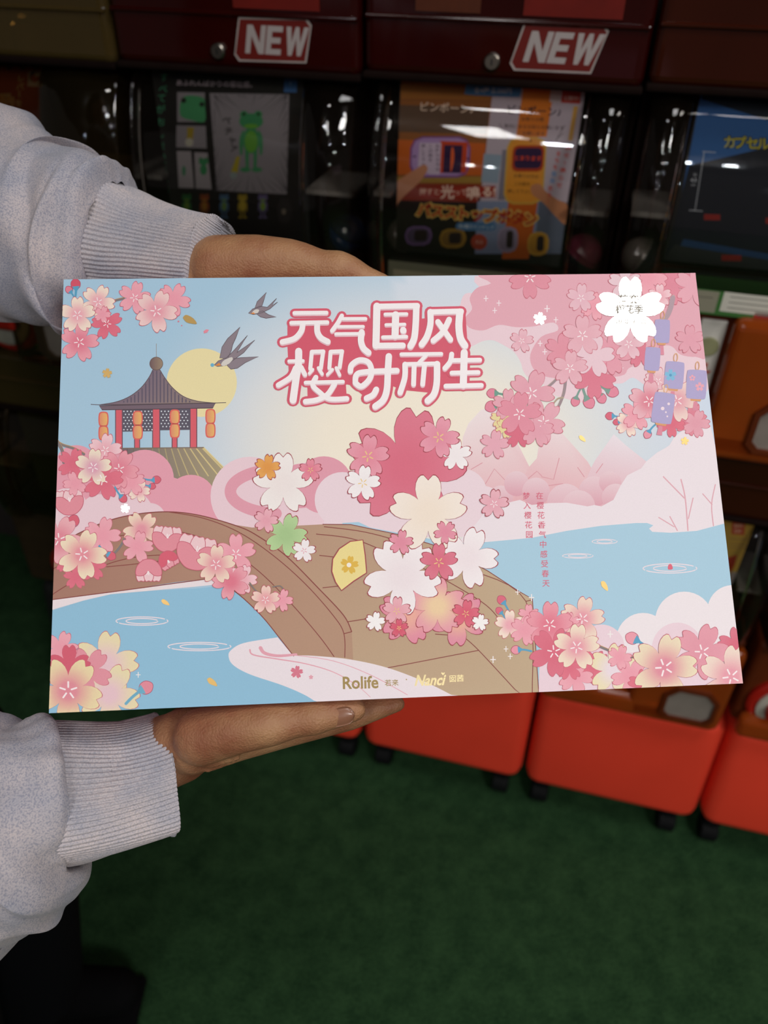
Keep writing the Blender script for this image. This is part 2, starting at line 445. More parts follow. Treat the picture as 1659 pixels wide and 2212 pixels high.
# pale shore
Ink(ART).poly([(980, 1180), (1030, 1130), (1052, 1100), (1093, 1087), (1123, 1080), (1149, 1091), (1185, 1087), (1224, 1086), (1269, 1094), (1284, 1091), (1299, 1094), (1325, 1080), (1340, 1050), (1355, 1027), (1385, 1012), (1396, 997), (1419, 978), (1437, 968), (1446, 962), (1456, 945), (1480, 925), (1507, 914), (1534, 917), (1600, 960), (1600, 1200), (980, 1200)], '#f0e4ea', 17).build('shore_print')
k = Ink(ART)
for L, w_ in (([(1433, 1030), (1478, 1076)], 2.6), ([(1471, 1036), (1480, 1076), (1486, 1146)], 2.8), ([(1497, 1076), (1487, 1120)], 2.4), ([(1423, 1118), (1456, 1138)], 2.2), ([(1447, 1116), (1463, 1146)], 2.4), ([(1518, 1067), (1538, 1090)], 2.2), ([(1545, 1047), (1537, 1090), (1541, 1136)], 2.4)):
    k.stroke(L, w_, '#e2adb9', 18, smooth=4)
k.build('bare_tree_print')
Ink(ART).poly([(980, 1174), (1052, 1171), (1149, 1162), (1224, 1147), (1299, 1136), (1374, 1130), (1398, 1130), (1411, 1135), (1402, 1142), (1409, 1149), (1448, 1151), (1505, 1147), (1570, 1131), (1640, 1240), (1640, 1500), (1000, 1530), (740, 1300), (740, 1130), (775, 1128), (800, 1140)], '#acd0e4', 19).build('water_print')
Ink(ART).poly([(100, 1320), (200, 1292), (240, 1284), (340, 1276), (420, 1272), (520, 1262), (600, 1340), (640, 1420), (760, 1560), (90, 1560)], '#92c2de', 18).build('water_print')
# left clouds
cloud([(313, 1035, 63), (413, 1080, 54), (165, 1010, 48), (240, 1020, 50)], [(110, 990), (165, 962), (460, 1060), (500, 1140), (100, 1200)], '#e9a2b3', 8)
cloud([(145, 1100, 45), (215, 1110, 42), (275, 1115, 58), (325, 1120, 33)], [(100, 1100), (360, 1110), (370, 1150), (100, 1220)], '#eed0d9', 9)
cloud([(540, 1072, 85), (600, 1090, 70), (660, 1060, 60)], [(470, 1110), (720, 1100), (720, 1160), (500, 1150)], '#eed0d9', 10)
Ink(ART).stroke(circ(606, 1062, 108, 48, 40, 95, 265), 25, '#e59fb0', 11).build('cloud_print')
cloud([(700, 1048, 62), (650, 1050, 48)], None, '#e59fb0', 11)
cloud([(740, 1080, 60), (790, 1075, 65), (1000, 1065, 52), (1045, 1090, 40)], [(700, 1080), (1060, 1075), (1075, 1160), (700, 1160)], '#efd9e1', 12)
# top right clouds
Ink(ART).poly([(1062, 588), (1040, 630), (1005, 635), (993, 664), (985, 700), (1000, 740), (1014, 750), (1041, 738), (1062, 735), (1081, 742), (1110, 760), (1125, 783), (1130, 800), (1142, 816), (1170, 826), (1190, 850), (1225, 862), (1255, 870), (1290, 862), (1317, 832), (1345, 828), (1368, 816), (1400, 835), (1450, 838), (1532, 840), (1520, 588)], '#eed0d9', 5, smooth=4).build('cloud_print')
Ink(ART).poly([(1064, 588), (1061, 612), (1031, 622), (1015, 644), (1020, 668), (1005, 688), (1014, 708), (1044, 714), (1078, 702), (1115, 707), (1155, 705), (1196, 697), (1205, 714), (1169, 728), (1146, 765), (1152, 796), (1176, 813), (1230, 818), (1338, 813), (1358, 796), (1385, 782), (1429, 749), (1452, 749), (1470, 766), (1503, 771), (1530, 760), (1512, 588)], '#e6aab8', 6, smooth=4).build('cloud_print')
for x, y, r in ((1050, 645, 5), (1078, 655, 5), (1069, 671, 5), (1182, 667, 6), (1201, 691, 5), (1167, 742, 5), (1177, 760, 5), (1343, 795, 4)): Ink(ART).plus(x, y, r, '#f8e9ee', 8).build('sparkle_print')

# --- bridge
def ramp(pts, a, b, x0, x1, layer, name):
    return Ink(ART).poly(pts, a, layer, grad=(x0, 0, a, x1, 0, b)).build(name)
deck_far = [(480, 1130), (545, 1140), (600, 1138), (697, 1133), (758, 1134), (798, 1143), (870, 1158), (960, 1186), (1053, 1234), (1120, 1278), (1149, 1294), (1151, 1297), (1164, 1500), (900, 1520), (640, 1440)]
Ink(ART).poly(deck_far, '#b39a80', 22, grad=(560, 1120, '#b8917a', 900, 1420, '#c4ab8c')).build('bridge_deck_print')
k = Ink(ART)
for L in ([(700, 1138), (790, 1150), (880, 1176), (1000, 1225), (1136, 1299), (1150, 1498)], [(683, 1154), (760, 1164), (833, 1192), (930, 1236), (1040, 1300), (1078, 1337)], [(697, 1270), (735, 1266)], [(748, 1344), (810, 1334)], [(837, 1443), (1034, 1405)], [(690, 1200), (780, 1210)], [(999, 1374), (1034, 1405), (1122, 1500)], [(1136, 1299), (1151, 1296)], [(850, 1300), (930, 1286)], [(940, 1370), (1000, 1374)]):
    k.stroke(L, 1.8, BR_LINE, 23, smooth=6, cap=False)
k.stroke([(697, 1133), (758, 1133.5), (798, 1142), (870, 1157), (960, 1185), (1053, 1233), (1120, 1277), (1150, 1294), (1164, 1500)], 1.8, BR_LINE, 23, smooth=0, cap=False)
k.build('bridge_line_print')
outer = spline([(108, 1192), (160, 1158), (227, 1128), (290, 1112), (363, 1106), (433, 1114), (516, 1138), (560, 1160), (619, 1202), (687, 1270), (742, 1329), (760, 1365)], 6, False)
inner = spline([(635, 1418), (603, 1377), (570, 1336), (534, 1300), (502, 1274), (462, 1249)], 6, False)
ramp(outer + [(763, 1426), (745, 1421), (727, 1420)] + inner + [(380, 1258), (250, 1278), (105, 1296)], '#a87868', '#b8927a', 150, 640, 24, 'bridge_side_print')
Ink(ART).poly([(105, 1296), (250, 1278), (462, 1249), (480, 1262), (420, 1268), (330, 1276), (240, 1284), (180, 1298), (105, 1318)], '#efe2e6', 25).build('bridge_edge_print')
k = Ink(ART)
k.stroke(outer, 2.2, BR_LINE, 26, cap=False)
for L in ([(363, 1106), (440, 1120), (516, 1150), (590, 1200), (660, 1262), (720, 1330), (743, 1369), (745, 1421)], [(379, 1147), (430, 1160), (490, 1186), (560, 1235), (630, 1305), (690, 1375), (722, 1419)], [(743, 1369), (760, 1365)], [(113, 1285), (150, 1262), (225, 1222), (300, 1203), (380, 1200), (430, 1212)], [(108, 1232), (140, 1218)], [(230, 1225), (300, 1218), (380, 1208)], [(250, 1160), (300, 1150)]):
    k.stroke(L, 1.8, BR_LINE, 26, smooth=6, cap=False)
k.stroke(inner, 2., BR_LINE, 26, cap=False); k.stroke([(105, 1296), (250, 1278), (462, 1249)], 2., BR_LINE, 26, cap=False)
k.build('bridge_line_print')
# pale path with pink swirls
Ink(ART).poly(spline([(600, 1377), (528, 1389), (500, 1404), (494, 1418), (504, 1437), (540, 1457), (611, 1481), (663, 1504), (700, 1530)], 6, False) + [(990, 1512)] + spline([(975, 1501), (918, 1473), (838, 1443), (758, 1425), (679, 1417), (633, 1416)], 5, False), '#f0e4ea', 27).build('path_print')
k = Ink(ART)
k.stroke([(563, 1400), (572, 1411), (600, 1417), (640, 1414)], 8, '#e7a5b4', 28, smooth=6, w1=5)
k.stroke([(540, 1404), (548, 1415), (600, 1424), (660, 1434), (720, 1452), (770, 1480), (800, 1506)], 3.4, '#e7a5b4', 28, smooth=6, w1=1)
k.stroke([(640, 1416), (720, 1428), (800, 1458), (880, 1501)], 1.4, '#e7a5b4', 28, smooth=6)
k.build('path_swirl_print')
ct = Cluster(30)
ct.flower(641, 1452, 14, 10, '#dd7b90', '#dd7b90', None, None); ct.flower(672, 1463, 5, 0, '#e7a5b4', '#e7a5b4', None, None)

# --- ripples on the water
def ripple(x, y, rx, ry, w_=2.2):
    k = Ink(ART)
    for a0, a1, s in ((160, 330, 1.), (20, 150, 1.), (345, 372, 1.), (190, 340, .62), (10, 170, .62)): k.stroke(circ(x, y, rx * s, ry * s, 22, a0, a1), w_, '#f0e2ea', 28)
    return k.build('ripple_print')
ripple(307, 1342, 56, 9); ripple(431, 1397, 68, 9); ripple(1447, 1228, 58, 10); ripple(1306, 1170, 27, 5, 1.6); ripple(1248, 1201, 33, 5, 1.6)
Ink(ART).poly([(1443, 1230), (1444, 1220), (1450, 1219), (1453, 1229)], '#e2697e', 30, smooth=4).build('petal_print')

# --- pagoda
k = Ink(ART)
k.stroke([(338, 743), (338, 775)], 1.2, '#9a9088', 4)
roofL = spline([(331, 798), (322, 816), (305, 838), (280, 857), (250, 869), (214, 875)], 6, False)
roofR = spline([(463, 871), (427, 867), (397, 857), (373, 838), (356, 816), (345, 798)], 6, False)
roof = roofL + roofR
k.poly(roof, '#806e7a', 5, grad=(330, 0, '#7d6b7a', 470, 0, '#9c8878'))
k.stroke(roof, 1.6, '#5d4c55', 6, closed=True)
k.stroke([(197, 874), (214, 875), (340, 874), (463, 871), (488, 870)], 1.5, '#5d4c55', 6)
for i in range(23):
    x = 252 + i * 7.9
    top = float(np.interp(x, [p[0] for p in roofL[::-1]] + [p[0] for p in roofR[::-1]], [p[1] for p in roofL[::-1]] + [p[1] for p in roofR[::-1]]))
    if top < 864: k.stroke([(x, top + 4.5), (x, 869)], 2.6, '#5f5568', 7)
k.poly([(215, 877), (466, 871), (460, 882), (221, 886)], '#75626e', 7); k.stroke([(215, 877), (466, 871), (460, 882), (221, 886)], 1.4, '#4d3f48', 8, closed=True)
k.outlined(circ(338, 786, 14), '#7c6560', '#65524f', 1.2, 8, grad=(326, 0, '#73595c', 352, 0, '#a08b74'))
k.build('pagoda_roof_print')
k = Ink(ART)
for x0, x1, y1 in ((264, 331, 932), (345, 411, 929)):
    k.poly([(x0, 884), (x1, 883), (x1, y1), (x0, y1 + 1)], '#5b5564', 4)
    for r_ in range(7):
        for c_ in range(9):
            x, y = x0 + 4 + c_ * 7.6 + (r_ % 2) * 3.4, 889 + r_ * 6.6
            if x < x1 - 2 and y < y1 - 1: k.poly(circ(x, y, 1.7, n=6), '#d8dbe4', 5)
k.n = 0
for x0, x1, y0 in ((251, 263.5, 886), (331, 344.5, 884), (412, 424.5, 882), (292, 301, 930), (373, 382, 928)):
    k.poly([(x0, y0), (x1, y0), (x1, 969), (x0, 969)], '#dd5f6c', 6)
    for xx in (x0 - 1, x1 + 1): k.stroke([(xx, y0), (xx, 969)], 2, '#6d5060', 6, cap=False)
k.build('pagoda_column_print')
for x, y in ((224, 906), (224, 936), (298, 904), (298, 934), (378, 901), (378, 931), (455, 900), (455, 930)):
    k = Ink(ART); cap_ = lambda a, b: spline([(x - a, y - b * .55), (x - a * .6, y - b), (x + a * .6, y - b), (x + a, y - b * .55), (x + a, y + b * .55), (x + a * .6, y + b), (x - a * .6, y + b), (x - a, y + b * .55)], 4)
    k.poly(cap_(10.5, 15.5), '#e2655f', 27); k.poly(cap_(8, 13), '#e9a764', 28, grad=(x - 8, 0, '#e3906e', x + 8, 0, '#ecb96c')); k.build('paper_lantern_print')
k = Ink(ART); k.poly([(250, 969), (440, 967), (494, 1022), (500, 1060), (300, 1060), (240, 1000)], '#74686e', 4, grad=(270, 0, '#6e6068', 480, 0, '#ab9c7c'))
for i in range(14):
    t = i / 13; x0 = 262 + 176 * t
    k.stroke([(x0, 969), (x0 + (-6 + 64 * t * t), 969 + 60)], 1.4 + 1.5 * t, mixc(lin('#4b434e'), lin('#d8c48c'), t * 1.1), 5, cap=False)
k.stroke([(440, 967), (497, 1024)], 2.6, '#e3cf94', 6); k.stroke([(250, 969), (440, 967)], 2, '#7d6a5c', 6)
k.build('pagoda_base_print')

# --- swallows
def swallow(shape, belly, name='swallow_print'):
    k = Ink(ART)
    for P in shape: k.outlined(P, '#8d8089', '#5f525c', 1.2, 12)
    k.poly(belly, '#d8d2cc', 14, smooth=4); return k
k = swallow([[(475, 774), (480, 750), (492, 732), (519, 707), (510, 730), (503, 745), (500, 758), (492, 775)], [(463, 789), (472, 780), (490, 773), (506, 757), (535, 725), (518, 752), (512, 762), (551, 735), (527, 762), (505, 778), (488, 790), (470, 792)], [(491, 790), (500, 776), (520, 773), (559, 771), (530, 784), (513, 796), (499, 798)]], [(478, 788), (484, 779), (500, 772), (503, 777), (495, 786), (484, 791)])
k.poly([(464, 791), (474, 784), (478, 790)], '#e58e3c', 15); k.poly(circ(459, 789, 4), '#6cb4d4', 15); k.build('swallow_print')
k = swallow([[(550, 668), (556, 652), (576, 632), (570, 650), (566, 662)], [(537, 677), (546, 668), (562, 662), (578, 664), (598, 645), (588, 660), (600, 653), (583, 668), (566, 676), (548, 680)], [(552, 677), (568, 672), (580, 680), (597, 685), (575, 688), (563, 685)]], [(545, 676), (552, 669), (560, 670), (556, 677)])
k.poly([(541, 678), (548, 675), (552, 679)], '#e58e3c', 15); k.build('swallow_print')

# --- blossom clusters (x, y, radius, turn, heart colour, tip colour, stamen)
PK, PALE, CREAM, RED, ROSE = ('#f0a0b0', '#f1abb8'), ('#efb0bc', '#f5cdd4'), ('#f0acb8', '#f8e7d5'), ('#e06c82', '#e47488'), ('#e67f94', '#f0a5b2')
def cluster(items, base=32):
    c = Cluster(base)
    for it in items:
        kind = it[0]
        if kind == 'f':
            x, y, r, rot, col = it[1:6]; st = it[6] if len(it) > 6 else True
            c.flower(x, y, r, rot, col[0], col[1], stamen='#fdeef0' if st else None)
        elif kind == 'cup': c.cup(*it[1:])
        elif kind == 'bud': c.bud(*it[1:])
        elif kind == 'br': c.branch(*it[1:])
    return c
YEL = ('#ecc6cf', '#ede0b2')
cluster([('bud', 164, 615, 11, 85, '#d8566c'), ('bud', 150, 627, 8, 50, '#e4879a'), ('br', [(236, 660), (248, 651), (268, 646)], 4.5), ('f', 212, 653, 37, 25, CREAM), ('f', 232, 700, 33, 60, RED), ('f', 222, 680, 18, 20, PK, False),
         ('f', 172, 740, 42, 12, ROSE), ('f', 168, 681, 39, 0, CREAM), ('f', 376, 648, 36, 30, PK, False), ('f', 291, 644, 35, 15, PK), ('f', 338, 673, 46, 24, ('#eb9fae', '#f3d2cf'))])
cluster([('br', [(120, 952), (135, 962), (160, 970), (182, 982)], 5), ('br', [(124, 955), (135, 975), (138, 1000)], 7, 6), ('f', 158, 1002, 33, 20, RED, False), ('f', 163, 1045, 26, 50, PK, False), ('f', 228, 973, 36, 10, PALE), ('bud', 338, 1037, 9, 175), ('bud', 329, 1051, 7, 185), ('f', 301, 1061, 24, 20, CREAM, False), ('f', 284, 1042, 30, 0, PK, False),
         ('f', 258, 1014, 42, 30, ('#e58497', '#eea2af')), ('bud', 266, 1077, 9, 225), ('f', 222, 1037, 44, 10, RED), ('f', 202, 1010, 40, 8, ('#e2a3b8', '#f5e6cf'))])
cluster([('cup', 150, 1087, 32, -5), ('bud', 159, 1127, 13, 115), ('f', 164, 1247, 26, 0, RED, False), ('f', 140, 1215, 22, 0, RED, False), ('f', 128, 1166, 52, 30, ('#e6899a', '#f0b3bb')), ('br', [(219, 1208), (245, 1197), (262, 1178), (272, 1158)], 5.5), ('f', 222, 1158, 40, 16, PK, False), ('bud', 240, 1201, 10, 210),
         ('f', 200, 1225, 30, 0, RED, False), ('f', 178, 1198, 54, 22, ('#ea93a0', '#f5e4c6')), ('f', 306, 1145, 40, 40, ('#e99aa8', '#f3ddc4'), False), ('f', 298, 1182, 34, 14, PK, False), ('cup', 361, 1166, 33, 5), ('cup', 363, 1209, 22, 150, '#dd5f75', '#eaa2ae'), ('cup', 322, 1232, 29, 180), ('cup', 424, 1196, 44, 12),
         ('f', 510, 1197, 43, 0, PK), ('f', 524, 1252, 32, 20, PALE, False), ('f', 499, 1256, 40, 50, ('#e3798e', '#eea6b2'), False), ('f', 467, 1220, 42, 5, ('#ea9aa6', '#f4dcc8')), ('br', [(540, 1260), (552, 1275), (560, 1280)], 3), ('br', [(590, 1268), (605, 1266), (612, 1272)], 2.5), ('f', 609, 1297, 24, 20, PK, False), ('f', 574, 1296, 31, 3, ('#eda3aa', '#f3d4c6'))])
cluster([('f', 228, 1436, 72, 10, YEL, False), ('f', 132, 1402, 38, 20, PK, False), ('f', 235, 1500, 68, 30, YEL, False), ('f', 190, 1450, 52, 40, ('#e493a1', '#e796a4'), False), ('f', 150, 1440, 46, 0, ('#d85c72', '#d85c72'), False), ('bud', 315, 1486, 15, 150, '#e88fa0', '#6fb0cc', 2.6, -.4), ('f', 148, 1492, 74, 36, ('#e48d9c', '#efdfae'))])
# top right
cluster([('f', 1145, 600, 45, 36, ('#e28fa0', '#e492a3')), ('f', 1284, 662, 30, 20, PK, False), ('f', 1255, 644, 31, 5, ('#e9b6c4', '#eabdc8')), ('f', 1446, 612, 48, 10, ('#e2899c', '#e48ea0'), False), ('f', 1398, 600, 44, 30, PK, False), ('f', 1500, 618, 44, 10, ('#eaa9b8', '#eaaab8'), False), ('br', [(1453, 645), (1448, 668), (1438, 688), (1418, 700)], 11, 8, '#b49aa4', '#c5a2a8'), ('f', 1425, 640, 26, 0, PALE, False), ('f', 1350, 612, 36, 0, ('#ecc9d2', '#ecccd5'), False),
         ('f', 1490, 734, 31, 0, ('#e5a0b0', '#e6a4b3'), False), ('f', 1127, 737, 25, 10, ('#e9afbd', '#ecbcc7')), ('br', [(1214, 802), (1200, 822), (1182, 838)], 5, None, '#9f8b90', '#c9b0a0'), ('br', [(1222, 822), (1218, 850), (1208, 876), (1196, 896)], 6, 5, '#9f8b90', '#c9b0a0'), ('br', [(1196, 872), (1205, 862), (1216, 860)], 3, None, '#b0a088', '#c9b0a0')])
cluster([('bud', 1064, 850, 11, 0, '#e58aa0', '#6f9f8e', 2), ('bud', 1062, 878, 13, -25, '#e58aa0', '#6f9f8e', 2), ('bud', 1243, 867, 10, -75, '#e58aa0', '#7d9f94', 2.4), ('bud', 1272, 869, 13, -120, '#e58aa0', '#7d9f94', 2.2), ('bud', 1299, 860, 11, -120, '#e58aa0', '#7d9f94', 2), ('bud', 1322, 846, 13, 200, '#e58aa0', '#7d9f94', 2),
         ('f', 1284, 815, 46, 36, ('#e07b90', '#e17e93'), False), ('f', 1213, 757, 36, 10, ('#e594a5', '#e597a8'), False), ('f', 1385, 765, 30, 0, ('#e07b90', '#e17e93'), False), ('f', 1318, 762, 48, 20, ('#e79cad', '#e8a0b0'), False), ('f', 1282, 770, 46, 10, ('#edcbd5', '#edcbd5'), False), ('f', 1358, 744, 34, 5, ('#e9b4c1', '#edc4ce')), ('f', 1258, 725, 43, 0, ('#e9aebb', '#eab4c0')), ('f', 1231, 796, 38, 5, ('#e9aebb', '#eab4c0')),
         ('f', 1082, 905, 22, 0, ('#ead9a0', '#ead9a0'), False), ('f', 1092, 925, 22, 30, ('#ead9a0', '#ead9a0'), False), ('f', 1120, 938, 30, 0, ('#dd6d84', '#dd6d84'), False), ('f', 1098, 875, 34, 0, ('#e6a2b2', '#e8a8b6'), False), ('f', 1148, 850, 50, 20, ('#e6a2b2', '#e8a8b6')), ('f', 1174, 912, 46, 36, ('#e8a6b5', '#e9acba')), ('f', 1160, 930, 36, 10, ('#e6a2b2', '#e8a8b6'), False), ('f', 1122, 895, 47, 6, ('#e48fa2', '#e693a5')), ('f', 1068, 961, 31, 10, ('#e9aaba', '#eaaebc'), False)])
cc = cluster([('bud', 1318, 899, 9, 0, '#dd667c'), ('bud', 1332, 912, 7, -10, '#dd667c'), ('f', 1422, 824, 30, 0, ('#eab6c2', '#f1d0d4')), ('f', 1358, 915, 28, 20, CREAM, False), ('bud', 1399, 938, 9, -60, '#ec9aab'), ('f', 1490, 905, 36, 20, ('#e07f94', '#e5909f'), False), ('f', 1503, 915, 30, 20, ('#e6a0af', '#e8a8b6'), False), ('f', 1449, 914, 30, 30, RED, False), ('f', 1376, 895, 34, 10, PK, False), ('f', 1402, 867, 44, 6, ('#e28395', '#edb9c3')), ('f', 1462, 866, 46, 20, ('#e8a3b0', '#f3d8cf'))], 32)
for (x, y, a, b, tilt) in ((1430, 716, 16, 25, 2), (1409, 776, 16, 25, 4), (1456, 811, 20, 29, 5), (1504, 831, 21, 31, 3), (1432, 882, 22, 33, 8)):
    k = Ink(ART); l = cc.l; ca, sa = math.cos(math.radians(tilt)), math.sin(math.radians(tilt))
    T = lambda P: [(x + p * ca - q * sa, y + p * sa + q * ca) for p, q in P]
    k.stroke(T(circ(0, -b - 9, 4, 9, 16)), 1.8, '#e2ad7c', l, closed=True)
    k.poly(T([(-a * .6, b - 3), (a * .6, b - 3), (a * .5, b + 5), (-a * .5, b + 5)]), '#e0a06e', l)
    k.poly(T([(-4, b + 6), (4, b + 6), (6, b + 26), (-6, b + 26)]), '#e08ea2', l)
    k.poly(T([(-a, -b * .8), (-a * .75, -b), (a * .75, -b), (a, -b * .8), (a * 1.04, 0), (a, b * .8), (a * .75, b), (-a * .75, b), (-a, b * .8), (-a * 1.04, 0)]), '#b3a8d2', l + 1, smooth=3)
    if x == 1456: k.poly(flower_pts(x - 8, y, 13, 0), '#7fbfe0', l + 2); k.poly(circ(x - 8, y, 3), '#5a9cc8', l + 3)
    if x == 1504:
        for fx, fy, fr in ((x - 9, y - 14, 7), (x + 7, y + 5, 10)): k.poly(flower_pts(fx, fy, fr, 0), '#eea9b8', l + 2); k.poly(circ(fx, fy, 2.4, n=8), '#b3a8d2', l + 3)
    if x == 1432:
        for fx, fy, fr in ((x - 1, y + 1, 4), (x + 12, y - 9, 3), (x + 6, y + 9, 2), (x + 9, y + 18, 2)): k.poly(circ(fx, fy, fr, n=10), '#f4dfe8', l + 2)
    k.build('paper_lantern_print'); cc.l += 4
# bottom right
cloud([(1478, 1341, 63), (1582, 1318, 54), (1389, 1382, 58)], [(1340, 1400), (1600, 1340), (1620, 1500), (1340, 1500)], '#f2e8ec', 28)
cloud([(1299, 1399, 50), (1463, 1400, 55), (1220, 1430, 50)], [(1166, 1400), (1620, 1420), (1620, 1500), (1164, 1500)], '#efd5df', 29)
cluster([('bud', 1084, 1297, 10, 50, '#df6a80'), ('bud', 1079, 1320, 8, 45, '#df6a80'), ('bud', 1115, 1404, 10, -5, '#ee9aac'), ('bud', 1366, 1379, 14, 25, '#ee9fae'), ('br', [(1292, 1396), (1340, 1415), (1380, 1424)], 5), ('f', 1101, 1350, 32, 0, CREAM, False), ('f', 1142, 1328, 22, 0, PK, False), ('f', 1134, 1362, 32, 20, PK, False), ('f', 1258, 1337, 48, 10, ('#eb9dab', '#f4ddcb')), ('f', 1230, 1345, 22, 0, PK, False), ('f', 1187, 1350, 50, 4, ('#e67b90', '#ee9eac')), ('f', 1284, 1440, 36, 36, RED, False), ('f', 1243, 1462, 38, 20, PK, False), ('f', 1230, 1440, 30, 0, RED, False), ('f', 1196, 1408, 53, 30, ('#dd6a80', '#e07287')), ('f', 1326, 1446, 56, 10, ('#efdde6', '#f0e2b8'), False), ('f', 1360, 1460, 40, 40, PK, False), ('f', 1338, 1420, 26, 20, PK, False), ('f', 1245, 1398, 50, 5, ('#ec9fad', '#f5e5cd')), ('f', 1390, 1480, 34, 0, RED, False), ('f', 1590, 1395, 40, 0, ('#dd6a80', '#e07a8e'), False), ('f', 1516, 1408, 60, 20, ('#e699a9', '#e99fae')), ('f', 1578, 1462, 68, 10, ('#ec9fae', '#f4e0d0')), ('f', 1434, 1442, 72, 15, ('#e48fa1', '#f1e2c2'))])
for x, y, r in ((1118, 1279, 5), (1148, 1291, 6), (1093, 1402, 5), (1102, 1418, 5), (1065, 1425, 6), (1318, 1370, 6), (299, 1458, 5)): Ink(ART).plus(x, y, r, '#f8f0f0', 40).build('sparkle_print')

# --- plain bouquet of blossoms and a folding fan on the bridge (stand-in of like size and colours)
B = '#a8404f'
c = Cluster(40)
def bq(x, y, r, rot, ci, ct_, st='#f0cf88', line=B, lw=2.2): c.flower(x, y, r, rot, ci, ct_, line, st, lw)
bq(618, 1156, 46, 20, '#a9c98f', '#b8d59c', None); bq(612, 1045, 66, 0, '#f3e8e6', '#f6efec', None); bq(578, 1010, 27, 10, '#e59a48', '#eaa95a', None); bq(657, 1190, 25, 10, '#f6eef0', '#f6eef0', '#e9a0b0'); bq(671, 1016, 24, 0, '#e57f94', '#ea93a4'); bq(575, 1125, 26, 15, '#eaa5b4', '#eeb4c0', None)
bq(880, 1010, 128, 10, '#dd6d84', '#e07a8f', None); bq(985, 983, 34, 0, '#f5ecee', '#f8f1f2', None); bq(948, 945, 44, 20, '#e58fa4', '#eb9eb0'); bq(880, 1330, 62, 10, '#efb0a0', '#e58fa6', None); bq(990, 1335, 60, 40, '#efb89c', '#e390a8', None)
bq(945, 1310, 62, 0, '#f2d2a8', '#ea9fae', None); bq(1010, 1205, 66, 20, '#f4e6ea', '#f8f0f2', None); bq(870, 1245, 84, 36, '#f3e6ea', '#f8f0f2', None); bq(925, 1110, 84, 0, '#f6e6d6', '#f8ebe0', None)
bq(795, 986, 46, 8, '#e88fa2', '#eb9eaf'); bq(784, 1044, 38, 10, '#f6eef0', '#f9f3f4'); bq(866, 1172, 26, 10, '#e58fa4', '#e999ac', None); bq(962, 1150, 24, 40, '#e58fa4', '#e999ac', None); bq(948, 1215, 40, 0, '#dd6d84', '#e07a8f')
bq(857, 1320, 30, 5, '#eba6b2', '#eeb2bc'); bq(862, 1357, 19, 0, '#d9566c', '#dd627a'); bq(811, 1343, 21, 10, '#fbf6f6', '#fbf6f6', None); bq(1006, 1326, 29, 10, '#dc5c74', '#e06a80'); bq(1037, 1345, 18, 10, '#fbf6f6', '#fbf6f6', None); bq(1067, 1089, 31, 8, '#e9aab8', '#ecb4c0', '#fdeef0')
k = Ink(ART)
k.outlined([(784, 1167), (757, 1170), (733, 1186), (719, 1208), (717, 1235), (725, 1258), (738, 1276), (764, 1256), (792, 1238), (789, 1200)], '#f0dd96', B, 2.2, c.l)
k.poly(flower_pts(755, 1221, 20, 10), '#e4b94c', c.l + 2); k.poly(circ(754, 1221, 5), '#f8efdf', c.l + 3); k.build('folding_fan_print')

